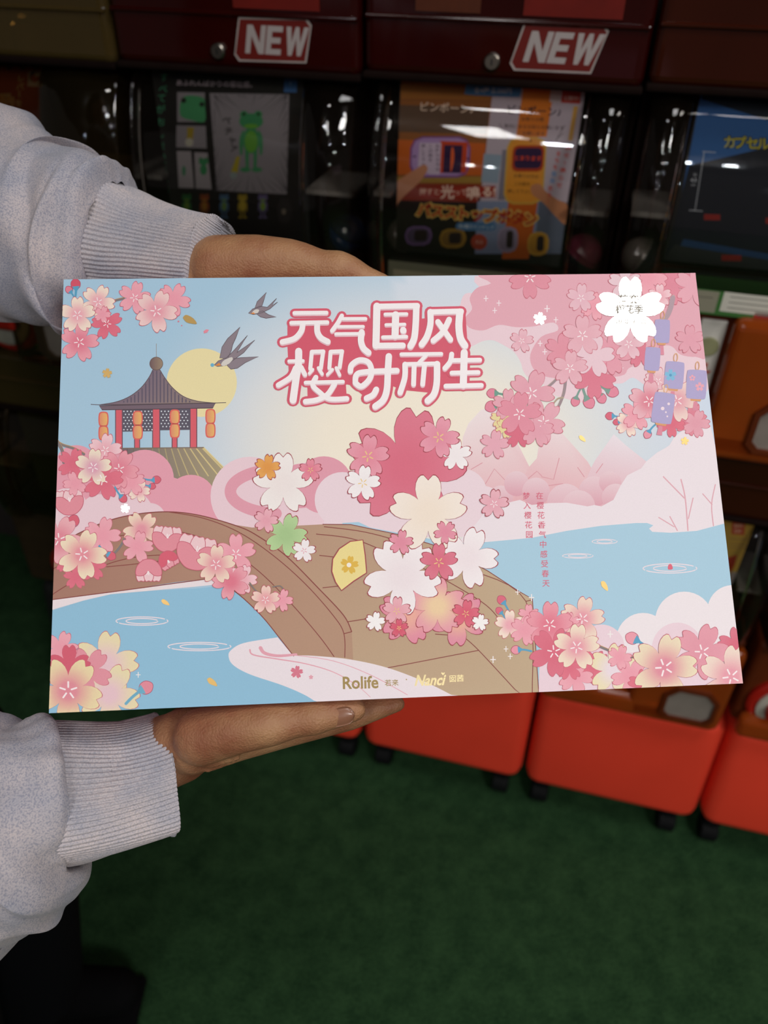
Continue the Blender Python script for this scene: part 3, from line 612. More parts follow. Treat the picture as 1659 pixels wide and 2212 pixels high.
# --- title lettering
TX = lambda P: [(520 + a / 2.9625, 600 + b / 2.9625) for a, b in P]
TITLE = [  # (width, points) in a trace of the lettering
 (26, [(345, 229), (550, 227)]), (26, [(325, 292), (555, 288)]), (36, [(398, 300), (388, 345), (345, 392), (268, 414)]), (38, [(490, 300), (492, 350), (515, 388), (558, 412)]),
 (28, [(648, 246), (622, 292), (586, 342)]), (22, [(655, 266), (800, 265)]), (20, [(625, 316), (785, 315)]), (22, [(610, 363), (785, 361)]), (40, [(775, 352), (770, 405), (785, 452), (818, 482)]),
 (46, [(872, 185), (866, 437)]), (36, [(874, 187), (1130, 182)]), (42, [(1124, 186), (1120, 300), (1110, 390), (1086, 440)]), (38, [(868, 438), (1038, 436)]), (22, [(925, 237), (1062, 235)]), (20, [(930, 304), (1050, 301)]), (24, [(910, 384), (1060, 380)]), (46, [(992, 240), (988, 375)]), (42, [(1040, 338), (1041, 342)]),
 (40, [(1214, 222), (1214, 300), (1192, 378), (1158, 430)]), (34, [(1214, 222), (1412, 217)]), (46, [(1402, 222), (1396, 310), (1406, 388), (1434, 436)]), (36, [(1262, 285), (1342, 398)]), (36, [(1334, 270), (1292, 350), (1232, 405)]),
 (46, [(372, 474), (370, 560), (356, 640), (336, 785)]), (22, [(310, 537), (400, 535)]), (34, [(352, 580), (320, 640), (242, 690)]), (30, [(388, 575), (412, 622)]),
 (26, [(456, 477), (446, 585)]), (26, [(456, 477), (530, 475)]), (26, [(528, 477), (514, 580)]), (20, [(462, 590), (440, 615)]), (22, [(498, 580), (522, 618)]), (26, [(576, 477), (568, 580)]), (26, [(576, 477), (650, 474)]), (26, [(648, 477), (634, 575)]), (20, [(588, 590), (556, 622)]), (22, [(612, 580), (634, 625)]),
 (24, [(416, 674), (655, 668)]), (32, [(482, 640), (462, 690), (505, 735), (568, 778), (680, 776)]), (34, [(602, 682), (556, 750), (490, 784), (415, 795)]),
 (36, [(702, 600), (712, 560), (762, 530), (818, 545), (838, 600), (822, 655), (772, 698), (734, 676)]), (36, [(734, 676), (742, 624), (800, 606), (1000, 597)]), (42, [(948, 506), (942, 600), (936, 715), (912, 785), (862, 826)]), (38, [(868, 718), (848, 752), (806, 774)]),
 (24, [(1028, 493), (1284, 490)]), (24, [(1186, 500), (1142, 545)]), (26, [(1052, 556), (1264, 552)]), (36, [(1052, 558), (1050, 640), (1020, 738)]), (32, [(1110, 560), (1106, 685)]), (32, [(1176, 560), (1164, 685)]), (42, [(1256, 556), (1254, 675), (1236, 748), (1196, 790)]),
 (32, [(1350, 492), (1340, 540), (1306, 582)]), (46, [(1430, 482), (1424, 690)]), (28, [(1350, 532), (1530, 529)]), (28, [(1350, 612), (1520, 608)]), (30, [(1312, 696), (1540, 691)])]
k = Ink(ART); RD = '#da5a70'
for P in ([(300, 300), (560, 290), (700, 262), (840, 262), (1170, 262), (1440, 240), (1455, 470), (1470, 500), (1460, 690), (1300, 700), (1240, 740), (1040, 720), (960, 690), (720, 692), (660, 680), (420, 700), (310, 640), (300, 440)], [(420, 480), (660, 480), (680, 780), (430, 790)], [(700, 560), (960, 560), (950, 740), (800, 770), (720, 700)], [(850, 180), (1150, 180), (1140, 420), (850, 440)], [(1190, 220), (1430, 220), (1440, 430), (1150, 430)]):
    k.poly(TX(P), RD, 24)
for w_, P in TITLE: k.stroke(TX(spline(P, 6, False)), (w_ + 34) / 2.9625, RD, 26)
k.build('title_backing_print')
k = Ink(ART)
for w_, P in TITLE: k.stroke([(a, b + 2.6) for a, b in TX(spline(P, 6, False))], w_ / 2.9625, '#eebfca', 60)
for w_, P in TITLE: k.stroke(TX(spline(P, 6, False)), w_ / 2.9625, '#fbf3f5', 70)
k.build('title_lettering_print')
# --- upright verse, maker's line
k = Ink(ART)
for i, ch in enumerate('在樱花香气中感受春天'): k.text(ch, 1165.5 + i * 1.55, 1071 + i * 21.0, 16.5, '#dd6d84', 32, .008)
for i, ch in enumerate('梦入樱花园'): k.text(ch, 1137 + i * 1.6, 1071.5 + i * 20.8, 16.5, '#dd6d84', 32, .008)
k.build('verse_print')
k = Ink(ART); k.text('Rolife', 779, 1473, 37, '#a08a5c', 32, .022, stretch=.92, rot=-1.5); k.build('logo_print', mat='gold_foil')
k = Ink(ART); k.text('若来', 846, 1475, 15, '#a08a5c', 32, .01, rot=-2); k.poly(circ(878, 1468, 1.5, n=8), '#a08a5c', 32); k.build('logo_print', mat='gold_foil')
k = Ink(ART); k.text('Nanci', 927, 1468, 32, '#dccb9c', 32, .03, shear=.28, rot=-1.5, stretch=.86)
k.poly([(957, 1459), (953, 1455), (954, 1452), (957, 1454), (960, 1452), (961, 1455)], '#dccb9c', 32); k.build('logo_print', mat='gold_foil')
k = Ink(ART); k.text('囡', 978, 1466, 16, '#dccb9c', 32, .012, rot=-2); k.text('茜', 994, 1465, 16, '#dccb9c', 32, .012, rot=-2); k.build('logo_print', mat='gold_foil')

# --- foil stamps
FL = 60
k = Ink(ART); k.poly(flower_pts(1361, 673, 75, 0), '#fffaf0', FL + 62); k.build('foil_blossom', mat='mirror_foil')
k = Ink(ART); k.text('若来', 1357, 647, 20, '#9c968c', FL + 68, .03, stretch=1.15); k.text('樱花季', 1359, 669, 20, '#9c968c', FL + 68, .03); k.text('限 定 礼 盒', 1364, 696, 11, '#b0aaa0', FL + 68, .025, stretch=1.25); k.build('foil_lettering')
for x, y, r, m_ in ((1166, 689, 14, 'mirror_foil'), (271, 1099, 10, 'mirror_foil'), (232, 807, 11, 'gold_foil'), (1479, 953, 9, 'gold_foil')):
    Ink(ART).poly(flower_pts(x, y, r, 8), '#fffaf0' if m_ == 'mirror_foil' else '#d4b070', FL).build('foil_blossom', mat=m_)
def foil_petal(x, y, L, ang):
    a = math.radians(ang); ca, sa = math.cos(a), math.sin(a)
    P = [(x + (p * ca - q * sa) * L, y + (p * sa + q * ca) * L) for p, q in ((-1, -.1), (-.75, -.5), (-.2, -.5), (.5, -.25), (1, .25), (.3, .42), (-.4, .4), (-.85, .1))]
    Ink(ART).poly(P, '#d4b070', FL, smooth=4).build('foil_petal', mat='gold_foil')
for q in ((411, 692, 16, 15), (358, 1302, 10, 20), (459, 1474, 13, 25), (1258, 948, 9, 30), (1306, 1266, 12, 45)): foil_petal(*q)
k = Ink(ART)
for x, y, r in ((386, 695, 2), (393, 704, 1.5)): k.poly(circ(x, y, r, n=8), '#e07f94', 40)
k.poly([(440, 716), (446, 712), (452, 713), (448, 719), (441, 721)], '#e88fa0', 40); k.build('petal_print')

# ------------------------------------------------------------------ capsule machines along the wall
clear_plastic('clear_shell', '#f6f3ef', '#6a5a4a', .02, .03)
clear_plastic('clear_shell_warm', '#cdb894', '#6a5834', .05, .05)
clear_plastic('red_lid', '#3a0a08', '#3a0806', .55, .10)
clear_plastic('orange_lid', '#5a2408', '#44180a', .55, .10)
clear_plastic('amber_lid', '#b09460', '#7a6438', .28, .05)
clear_plastic('orange_cover', '#d8701c', '#b8521a', .5, .08)
clear_plastic('clear_ledge', '#d8d4d0', '#b0aaa4', .35, .12)
plain('machine_red', '#300807', .6, spec=.25); plain('machine_orange', '#5c2408', .5, spec=.3); plain('machine_amber', '#382c1c', .6, spec=.25); plain('machine_inside', '#170e0c', .95, spec=.05)
plain('base_red', '#f04630', .42, var=.05, scale=6, spec=.4); plain('base_black', '#121212', .6)
plain('caster_black', '#0b0c0e', .7, spec=.2); plain('steel', '#9a938a', .3, 1., var=.05); plain('flap_grey', '#8a8078', .45, var=.1)
plain('dial_red', '#a41a10', .35); plain('dial_white', '#b8b4a8', .4); plain('coin_plate', '#c8c4bc', .4); plain('coin_green', '#8a8a66', .5); plain('arrow_red', '#b02818', .5)
plain('capsule_blue', '#182c54', .2, coat=.5); plain('capsule_pink', '#7a3046', .2, coat=.5); plain('capsule_white', '#6a625c', .25, coat=.5)
clear_plastic('capsule_clear', '#dfe4ea', '#5a606a', .12, .04)

def project(p):
    d = Vector(p) - CAM; z = d.dot(FW); return (829.5 + 1720 * d.dot(RT) / z, 1106 - 1720 * d.dot(UP) / z)

def card_sheet(parent, M, x0, x1, z0, z1, y, mat='card_print'):
    """a printed card standing in the machine; returns the sheet to draw on"""
    cs = [project(M @ Vector(q)) for q in ((x0, y, z1), (x1, y, z1), (x1, y, z0), (x0, y, z0))]
    S = Sheet(cs, x1 - x0, z1 - z0); S.mat = mat; S.parent = parent
    S.place = lambda u, v, z: (x0 + u, y - z, z1 - v)
    return S

def globe_bm(W, z0, z1, cx0, cx1):
    """clear front: flat middle over the card, a bulging column at either side, all slightly domed up and down"""
    def column(a, b):       # gently bowed column between x = a (outer) and x = b (next to the card)
        d = 1 if b > a else -1; w_ = abs(b - a)
        return [(a, .11), (a + d * .001, .05), (a + d * .004, .014)] + [(a + d * (.006 + (w_ - .010) * t), .006 - .013 * (1 - (2 * t - 1) ** 2)) for t in (.0, .15, .35, .5, .65, .85, 1.)] + [(b, .009)]
    xs = column(.006, cx0 - .002) + [((cx0 + cx1) / 2, .009)] + column(W - .006, cx1 + .002)[::-1]
    P = spline(xs, 5, False); nz = 22; b2 = bmesh.new(); rows = []
    for j in range(nz + 1):
        z = z0 + (z1 - z0) * j / nz; dy = 1.9 * (z - (z0 + .085)) ** 2 - .03
        e = 0.02 * (max(0, (j / nz - .9)) / .1) ** 2
        rows.append([b2.verts.new((x, y + dy + e, z)) for x, y in P])
    for a, b in zip(rows, rows[1:]):
        for i in range(len(P) - 1): b2.faces.new((a[i], a[i + 1], b[i + 1], b[i]))
    return b2

def machine(name, s0, W, z0, theme, lid_h, label, card, dial_x=.075, lean=0.):
    M = wall_frame(s0, z0)
    o = empty(name, M); tag(o, label, 'capsule machine', 'capsule machines along the wall')
    body, lid, cover = {'red': ('machine_red', 'red_lid', 'orange_cover'), 'orange': ('machine_orange', 'orange_lid', 'orange_cover'), 'amber': ('machine_amber', 'amber_lid', 'clear_shell_warm')}[theme]
    bm_obj('back_shell', box_bm(.004, W - .004, .13, .38, .002, .415, .006), 'machine_inside', o)
    for xa in (.002, W - .006):
        bm_obj('side_panel', box_bm(xa, xa + .004, .06, .13, .19, .42), 'machine_inside', o)
    bm_obj('globe', globe_bm(W, .19, .421, card[0], card[1]), 'clear_shell_warm' if theme == 'amber' else 'clear_shell', o, smooth=True)
    L = bm_obj('lid', box_bm(.002, W - .002, -.004, .36, .42, .42 + lid_h, .011, 4), lid, o, smooth=False)
    bm_obj('lid_rim', box_bm(.001, W - .001, -.008, .02, .416, .424, .003), 'machine_inside', L)
    bm_obj('lid_rib', box_bm(.004, W - .004, -.0075, .0, .475, .480, .002), lid, L)
    bm_obj('housing', box_bm(.003, W - .003, .0, .20, .004, .192, .012, 4), body, o)
    for xa, xb in ((.012, max(.034, card[0] - .004)), (card[1] + .004, W - .012)):
        bm_obj('ledge', box_bm(xa, xb, .004, .10, .285, .291, .001), 'clear_ledge', o)
    # turning dial, coin plate, outlet with its cover
    d = bm_obj('dial', lathe_bm([(.060, 0), (.060, -.008), (.055, -.012), (.048, -.012)], 40, 'y', (dial_x, .0, .068)), 'dial_red', o)
    bm_obj('dial_ring', lathe_bm([(.046, -.008), (.046, -.016), (.040, -.018)], 40, 'y', (dial_x, .0, .068)), 'dial_white', d)
    bm_obj('dial_grip', box_bm(dial_x - .033, dial_x + .033, -.036, -.012, .055, .081, .007), 'dial_red', d)
    cp = bm_obj('coin_plate', box_bm(.118, .149, -.006, .0, .078, .176, .002), 'coin_plate', o)
    bm_obj('coin_slot', lathe_bm([(.0125, -.006), (.0125, -.008), (.011, -.0085)], 24, 'y', (.1335, 0, .142)), 'coin_green', cp)
    b2 = bmesh.new(); vs_ = [b2.verts.new((x, -.0068, z)) for x, z in ((.128, .120), (.139, .120), (.139, .110), (.1455, .110), (.1335, .098), (.1215, .110), (.128, .110))]; b2.faces.new(vs_)
    r = bmesh.ops.extrude_face_region(b2, geom=b2.faces[:]); bmesh.ops.translate(b2, verts=[v for v in r['geom'] if isinstance(v, bmesh.types.BMVert)], vec=(0, .0008, 0))
    bm_obj('arrow', b2, 'arrow_red', cp)
    out = bm_obj('outlet_cover', box_bm(.153, W - .004, -.030, .0, .0, .188, .012, 4), cover, o)
    if theme == 'orange': bm_obj('tray', box_bm(.010, W - .006, -.030, .0, -.004, .045, .014, 4), cover, o)
    fr = bmesh.new(); x0, x1, za, zb = .205, W - .018, .018, .094
    A = [(x0, za + .012), (x0 + .012, za), (x1 - .012, za), (x1, za + .012), (x1, zb - .02), (x1 - .018, zb), (x0 + .018, zb), (x0, zb - .02)]
    cx, cz = (x0 + x1) / 2, (za + zb) / 2
    for q in range(8):
        a, b = A[q], A[(q + 1) % 8]; i1, i2 = [(cx + (p[0] - cx) * .84, cz + (p[1] - cz) * .84) for p in (a, b)]
        vv = [fr.verts.new((p[0], y, p[1])) for y in (-.036, -.028) for p in (a, b, i2, i1)]
        for f in ((0, 1, 2, 3), (4, 7, 6, 5), (0, 4, 5, 1), (3, 2, 6, 7)): fr.faces.new([vv[t] for t in f])
    bm_obj('outlet_frame', fr, body, out)
    b2 = bmesh.new(); pts = [(cx + (p[0] - cx) * .84, cz + (p[1] - cz) * .84) for p in A]
    vs_ = [b2.verts.new((x, -.031, z)) for x, z in pts]; b2.faces.new(vs_)
    r = bmesh.ops.extrude_face_region(b2, geom=b2.faces[:]); bmesh.ops.translate(b2, verts=[v for v in r['geom'] if isinstance(v, bmesh.types.BMVert)], vec=(0, .002, 0))
    bm_obj('outlet_flap', b2, 'flap_grey', out)
    S = card_sheet(None, M, *card)
    x0, x1, z0_, z1, y = card
    cd = bm_obj('display_card', box_bm(x0, x1, y, y + .0015, z0_, z1), 'card_black', o); S.parent = cd
    return o, M, S
plain('card_black', '#0e0f10', .5)

def strip(o, M, x0, x1, z0, z1, base, cards):
    """instruction strip under the display card with its little white notices"""
    S = card_sheet(None, M, x0, x1, z0, z1, -.014)
    st = bm_obj('instruction_strip', box_bm(x0, x1, -.014, .0, z0, z1), 'strip_dark', o); S.parent = st
    k = Ink(S); n = lambda u, v: tuple((np.linalg.inv(S.h) @ np.array((u * S.w, v * S.H, 1.)))[:2] / (np.linalg.inv(S.h) @ np.array((u * S.w, v * S.H, 1.)))[2])
    k.poly([n(0, 0), n(1, 0), n(1, 1), n(0, 1)], base, 1).build('strip_print')
    for (u0, u1, v0, v1, col, rows) in cards:
        k = Ink(S); k.poly([n(u0, v0), n(u1, v0), n(u1, v1), n(u0, v1)], col, 4)
        for i in range(rows):
            v = v0 + (v1 - v0) * (i + .8) / (rows + .6); e = u0 + (u1 - u0) * (.9 if i % 2 == 0 else .7)
            k.stroke([n(u0 + (u1 - u0) * .1, v), n(e, v)], 1.6, '#55504a', 6)
        k.build('notice_print')
    return st
plain('strip_dark', '#23261c', .6)

def lock(o, x, z):
    l = bm_obj('key_lock', lathe_bm([(.0085, -.004), (.0085, -.009), (.007, -.0105), (.0052, -.0105)], 24, 'y', (x, 0, z)), 'steel', o, smooth=False)
    bm_obj('keyhole', box_bm(x - .0008, x + .0008, -.0112, -.0104, z - .003, z + .003), 'card_black', l)

def new_sticker(o, M, pts, z_y=-.0045):
    """NEW sticker on the lid; pts are the six corners of its plate in machine x,z"""
    b2 = bmesh.new(); vs_ = [b2.verts.new((x, z_y, z)) for x, z in pts]; b2.faces.new(vs_)
    r = bmesh.ops.extrude_face_region(b2, geom=b2.faces[:]); bmesh.ops.translate(b2, verts=[v for v in r['geom'] if isinstance(v, bmesh.types.BMVert)], vec=(0, .0006, 0))
    st = bm_obj('new_sticker', b2, 'sticker_white', o)
    xs = [p[0] for p in pts]; zs = [p[1] for p in pts]; S = card_sheet(st, M, min(xs), max(xs), min(zs), max(zs), z_y - .0001)
    cx, cz = sum(xs) / 6, sum(zs) / 6; w_ = max(xs) - min(xs); h_ = max(zs) - min(zs)
    pj = lambda x, z: project(M @ Vector((x, z_y - .0001, z)))
    Ink(S).poly([pj(cx + (x - cx) * (1 - .0040 / w_), cz + (z - cz) * (1 - .0040 / h_)) for x, z in pts], '#64150f', 1).build('sticker_print')
    # letters on a 0..1 cell grid, slanted
    N_ = [[(0, 0), (.24, 0), (.24, 1), (0, 1)], [(.66, 0), (.9, 0), (.9, 1), (.66, 1)], [(0, 1), (.26, 1), (.9, 0), (.64, 0)]]
    E_ = [[(0, 0), (.25, 0), (.25, 1), (0, 1)], [(.2, 0), (.74, 0), (.74, .2), (.2, .2)], [(.2, .4), (.68, .4), (.68, .6), (.2, .6)], [(.2, .8), (.74, .8), (.74, 1), (.2, 1)]]
    W_ = [[(0, 1), (.22, 1), (.4, 0), (.2, 0)], [(.2, 0), (.4, 0), (.6, .8), (.5, 1)], [(.5, 1), (.62, .8), (.82, 0), (.62, 0)], [(.62, 0), (.82, 0), (1.04, 1), (.83, 1)]]
    W_ = [[(0, 1), (.23, 1), (.37, 0), (.19, 0)], [(.19, 0), (.37, 0), (.60, 1), (.43, 1)], [(.43, 1), (.60, 1), (.80, 0), (.62, 0)], [(.62, 0), (.80, 0), (1.05, 1), (.82, 1)]]
    lh = h_ * .62; lx = min(xs) + w_ * .13
    shear = (pts[0][0] - pts[5][0]) / (pts[0][1] - pts[5][1]) * .8
    for G, adv in ((N_, .82 * .9), (E_, .8 * .86), (W_, 1.)):
        k = Ink(S)
        for P in G:
            k.poly([pj(lx + a * w_ * .265 + (b - .5) * lh * shear + .004, cz - lh / 2 + b * lh) for a, b in P], '#a49a98', 6)
        k.build('letter_print'); lx += adv * w_ * .345
plain('sticker_white', '#a09490', .5)

def base(s0, W, mat, label):
    M = wall_frame(s0, 0); o = empty('machine_base', M); tag(o, label, 'base', 'rolling bases under the machines')
    b2 = bmesh.new()
    vs_ = [b2.verts.new((x, y, z)) for x in (.004, W - .004) for (y, z) in ((-.028, .09), (.36, .09), (.0, .344), (.36, .344))]
    for f in ((0, 1, 3, 2), (4, 6, 7, 5), (0, 2, 6, 4), (1, 5, 7, 3), (0, 4, 5, 1), (2, 3, 7, 6)): b2.faces.new([vs_[i] for i in f])
    bmesh.ops.bevel(b2, geom=b2.edges[:], offset=.026, segments=6, profile=.5, affect='EDGES')
    bm_obj('box_body', b2, mat, o, smooth=True)
    for x in (.040, W - .040):
        for y in (.022, .30):
            c = bm_obj('caster', box_bm(x - .013, x + .013, y - .016, y + .018, .03, .092, .006), 'caster_black', o)
            bm_obj('wheel', lathe_bm([(.019, -.017), (.024, -.014), (.024, .014), (.019, .017)], 24, 'x', (x, y - .004, .024)), 'caster_black', c, smooth=False)
    return o
base(.0, .327, 'base_red', 'bright red rolling base under the bus-stop button machine'); base(.327, .328, 'base_red', 'bright red rolling base under the orange machine with a blue poster')
base(-.325, .325, 'base_red', 'bright red rolling base under the frog poster machine'); base(.655, .327, 'base_red', 'bright red rolling base cut by the right edge of the picture'); base(-.70, .372, 'base_black', 'black rolling base at the left, under the amber machines')

# upper row
m0, M0, P0 = machine('capsule_machine', -.71, .40, .872, 'amber', .16, 'amber clear capsule machine with a red poster, behind the raised sleeve', (.075, .2745, .2, .410, .024), dial_x=.135)
m1, M1, P1 = machine('capsule_machine', -.31, .31, .875, 'red', .16, 'red capsule machine with a black poster of a green frog', (.030, .229, .2, .412, .024))
m2, M2, P2 = machine('capsule_machine', .0, .31, .880, 'red', .16, 'red capsule machine with a poster of bus-stop buttons', (.0375, .249, .214, .4165, .024))
m3, M3, P3 = machine('capsule_machine', .31, .31, .884, 'orange', .16, 'orange capsule machine with a blue poster at the upper right', (.060, .27, .232, .4185, .024))
# lower row
l0, ML0, PL0 = machine('capsule_machine', -.71, .40, .347, 'amber', .105, 'amber clear capsule machine low at the left, below the one with a dial', (.075, .2745, .226, .410, .024), dial_x=.135)
l1, ML1, PL1 = machine('capsule_machine', -.31, .31, .350, 'red', .105, 'red capsule machine hidden behind the left half of the gift box', (.017, .226, .2, .412, .024))
l2, ML2, PL2 = machine('capsule_machine', .0, .31, .353, 'orange', .105, 'orange capsule machine hidden behind the gift box, above the middle red base', (.0375, .249, .214, .4165, .024))
l3, ML3, PL3 = machine('capsule_machine', .318, .31, .355, 'orange', .105, 'orange capsule machine with a yellow card, below the blue poster machine', (.060, .26, .2, .4185, .024))
l4, ML4, PL4 = machine('capsule_machine', .64, .31, .357, 'orange', .105, 'orange capsule machine cut by the right edge of the picture', (.050, .26, .2, .4185, .024))

strip(m1, M1, .017, .30, .150, .2, '#2c2c1c', [(.05, .3, .3, .9, '#5a5644', 3)])
strip(m2, M2, .0375, .249, .160, .2135, '#4a4838', [(.03, .42, .2, 1, '#67604c', 3), (.45, .68, .15, 1, '#8a8274', 4), (.70, .82, .12, 1, '#a04a2c', 2), (.84, .99, .2, 1, '#8a8274', 4)])
strip(m3, M3, .060, .305, .186, .2315, '#3c6a34', [(.02, .28, .38, .95, '#8a8674', 2), (.30, .62, .36, .88, '#c8c4b8', 3), (.66, .99, .05, .9, '#d0ccc0', 4), (.46, .60, .80, .99, '#9a2a24', 1)])
for m_, M_, k_ in ((m1, M1, .137), (m2, M2, .147)): lock(m_, k_, .440)
new_sticker(m1, M1, [(.165, .4745), (.2465, .4765), (.252, .470), (.244, .4325), (.161, .4305), (.156, .437)])
new_sticker(m2, M2, [(.177, .4775), (.259, .479), (.2645, .473), (.253, .4335), (.171, .4325), (.166, .439)])
# paper labels on the lids, cut by the top of the picture
plain('label_red', '#641209', .6, spec=.2); plain('label_orange', '#4c2210', .6, spec=.2)
for m_, a, b, mt in ((m1, .160, .262, 'label_red'), (m2, .175, .276, 'label_red'), (m2, .06, .13, 'label_orange'), (m3, .12, .29, 'label_orange')):
    bm_obj('lid_label', box_bm(a, b, -.0056, -.0044, .4835, .55), mt, m_)

# --- card of the frog machine
q = lambda x, y: (280 + x / 3.7705, 140 + y / 3.7705)
Q = lambda P: [q(*p) for p in P]
k = Ink(P1)
for i, (ch, x, y) in enumerate(zip('すべてがおしまいになった', (282, 272, 262, 256, 254, 256, 258, 262, 268, 276, 284, 292), (100, 195, 270, 362, 465, 560, 660, 745, 815, 885, 945, 1000))): k.text(ch, *q(x, y), 20, '#3f8a68', 4, .01)
k.build('poster_lettering')
Ink(P1).text('あふれんばかりの悲壮感。', *q(690, 152), 14.5, '#c4b4c0', 4, .012, rot=1.5).build('poster_lettering')
for P in ([(388, 222), (612, 226), (612, 466), (388, 466)], [(382, 492), (620, 498), (628, 682), (380, 672)], [(384, 702), (500, 704), (524, 1004), (400, 1000)], [(526, 712), (634, 716), (668, 1014), (540, 1006)], [(652, 230), (1300, 240), (1280, 1054), (712, 1024)]):
    Ink(P1).poly(Q(P), '#a09aa0' if len(P) and P[0][0] in (384, 526) else '#8a858c', 3).build('poster_panel')
k = Ink(P1)
random.seed(3)
for i in range(46):
    a = 2 * math.pi * i / 46 + random.uniform(-.04, .04); r0 = random.uniform(250, 330)
    p0 = (985 + math.cos(a) * r0, 620 + math.sin(a) * r0 * 1.1); p1 = (985 + math.cos(a) * 600, 620 + math.sin(a) * 600)
    cl = lambda p: (min(max(p[0], 690), 1282), min(max(p[1], 245), 1030))
    k.stroke(Q([cl(p0), cl(p1)]), .3, '#3f3c44', 4, w1=1.6, cap=False)
k.build('speed_line_print')
GR, G2 = '#3c8a5a', '#62a23a'
def frog(S, f, x, y, s, g, belly, legs=True):
    k = Ink(S); E_ = lambda a, b, ra, rb, col, l: k.poly([f(x + p * s, y + q_ * s) for p, q_ in circ(a, b, ra, rb, 24)], col, l)
    if legs:
        for sx in (-1, 1):
            k.poly([f(x + p * s, y + q_ * s) for p, q_ in [(sx * .10, 1.2), (sx * .26, 1.2), (sx * .22, 1.95), (sx * .10, 1.95)]], g, 5)
            E_(sx * .24, 2.02, .22, .10, g, 5)
            k.poly([f(x + p * s, y + q_ * s) for p, q_ in spline([(sx * .3, .35), (sx * .48, .7), (sx * .46, 1.35), (sx * .36, 1.35), (sx * .34, .8)], 4)], g, 5)
    E_(0, .8, .36, .55, g, 6); E_(0, .85, .27, .46, belly, 7); E_(0, 0, .5, .33, g, 8)
    for sx in (-1, 1): E_(sx * .3, -.28, .17, .16, g, 9); E_(sx * .3, -.3, .06, .07, '#1c2018', 10)
    E_(0, .2, .3, .1, belly, 9); return k.build('frog_print')
frog(P1, q, 990, 460, 195, GR, G2)
k = Ink(P1); k.poly(Q(spline([(408, 350), (430, 270), (500, 250), (600, 270), (612, 330), (612, 462), (500, 450), (420, 420)], 4)), '#459462', 5); k.poly(Q(circ(440, 290, 22)), '#1e2a22', 7); k.poly(Q(circ(588, 322, 20)), '#1e2a22', 7); k.build('frog_print')
k = Ink(P1); k.poly(Q([(470, 510), (525, 510), (515, 610), (465, 610)]), '#a08a2c', 5); k.poly(Q(circ(486, 632, 34)), '#b8b4a4', 6); k.build('brush_print')
frog(P1, q, 602, 790, 80, GR, GR, False)
Ink(P1).poly(Q(circ(442, 864, 16, 42)), '#4a8a68', 5).build('frog_print')
k = Ink(P1); k.poly(Q([(870, 745), (900, 745), (880, 880), (825, 870)]), '#a89a2c', 5); k.poly(Q(circ(846, 900, 28)), '#8a9a98', 6); k.build('brush_print')
k = Ink(P1)
for ch, x, y in zip('ペチャァ', (790, 806, 838, 852), (450, 540, 610, 675)): k.text(ch, *q(x, y), 20, '#1c1a1c', 8, .015, rot=12)
k.build('poster_lettering')
for x, g, b in ((465, '#2f6a3c', '#6a8a34'), (610, '#8a4424', '#a0702c'), (770, '#4a6a8a', '#6a8a4c'), (920, '#a08a2c', '#b09a34'), (1085, '#6a608a', '#7a9a3c')): frog(P1, q, x, 1085, 78, g, b)
k = Ink(P1); k.poly(Q(circ(1262, 1190, 60, 105)), '#2c2a2c', 5); k.poly(Q(circ(1256, 1196, 18, 24)), '#7a7064', 6); k.build('poster_panel')
k = Ink(P1); k.poly(Q([(150, 848), (225, 848), (245, 1080), (178, 1080)]), '#2f6a54', 5); k.build('poster_panel')
k = Ink(P1); k.poly(Q([(1262, 106), (1366, 110), (1360, 226), (1256, 222)]), '#3f6ea8', 5); k.text('?', *q(1310, 150), 12, '#9ab4d4', 8, .02); k.build('poster_sticker')

# --- card of the bus-stop button machine
q = lambda x, y: (840 + x / 3.6065, 160 + y / 3.6065)
Q = lambda P: [q(*p) for p in P]
k = Ink(P2)
k.poly(Q([(95, 30), (820, 45), (720, 960), (30, 960)]), '#8a5426', 2); k.poly(Q([(95, 30), (815, 45), (790, 200), (90, 190)]), '#9a6228', 3); k.poly(Q([(85, 240), (785, 260), (765, 470), (70, 450)]), '#5a4434', 3); k.poly(Q([(70, 510), (755, 540), (725, 790), (45, 780)]), '#c05c18', 3); k.poly(Q([(45, 800), (730, 800), (720, 850), (40, 840)]), '#9a7a34', 3)
k.poly(Q([(40, 850), (710, 860), (700, 1000), (36, 980)]), '#8a2c18', 3)
k.poly(Q([(818, 45), (1545, 70), (1360, 1180), (690, 1180)]), '#b4aab8', 4); k.poly(Q([(1055, 55), (1295, 65), (1228, 490), (990, 490)]), '#d07420', 5)
k.poly(Q([(1440, 250), (1475, 250), (1430, 520), (1395, 520)]), '#c89a4c', 5); k.poly(Q([(740, 620), (880, 630), (850, 850), (720, 840)]), '#8aa0b4', 5); k.poly(Q([(885, 590), (930, 590), (905, 980), (850, 980)]), '#7a7888', 5); k.poly(Q([(690, 990), (1370, 990), (1330, 1400), (670, 1400)]), '#8090b0', 5)
k.poly(Q([(930, 1000), (1160, 1000), (1090, 1440), (880, 1440)]), '#c05c18', 6); k.poly(Q([(1170, 990), (1390, 1000), (1340, 1400), (1130, 1400)]), '#5a6478', 6); k.poly(Q([(30, 990), (690, 1000), (660, 1400), (30, 1400)]), '#1c1614', 6)
k.build('poster_picture')
k = Ink(P2)
k.poly(Q(spline([(600, 90), (640, 72), (1000, 92), (1030, 120), (1020, 165), (980, 178), (620, 160), (595, 135)], 4)), '#4a8ac4', 12); k.text('全4種 各200円', *q(810, 128), 13, '#d8e4ee', 16, .012, rot=1.5); k.build('price_print')
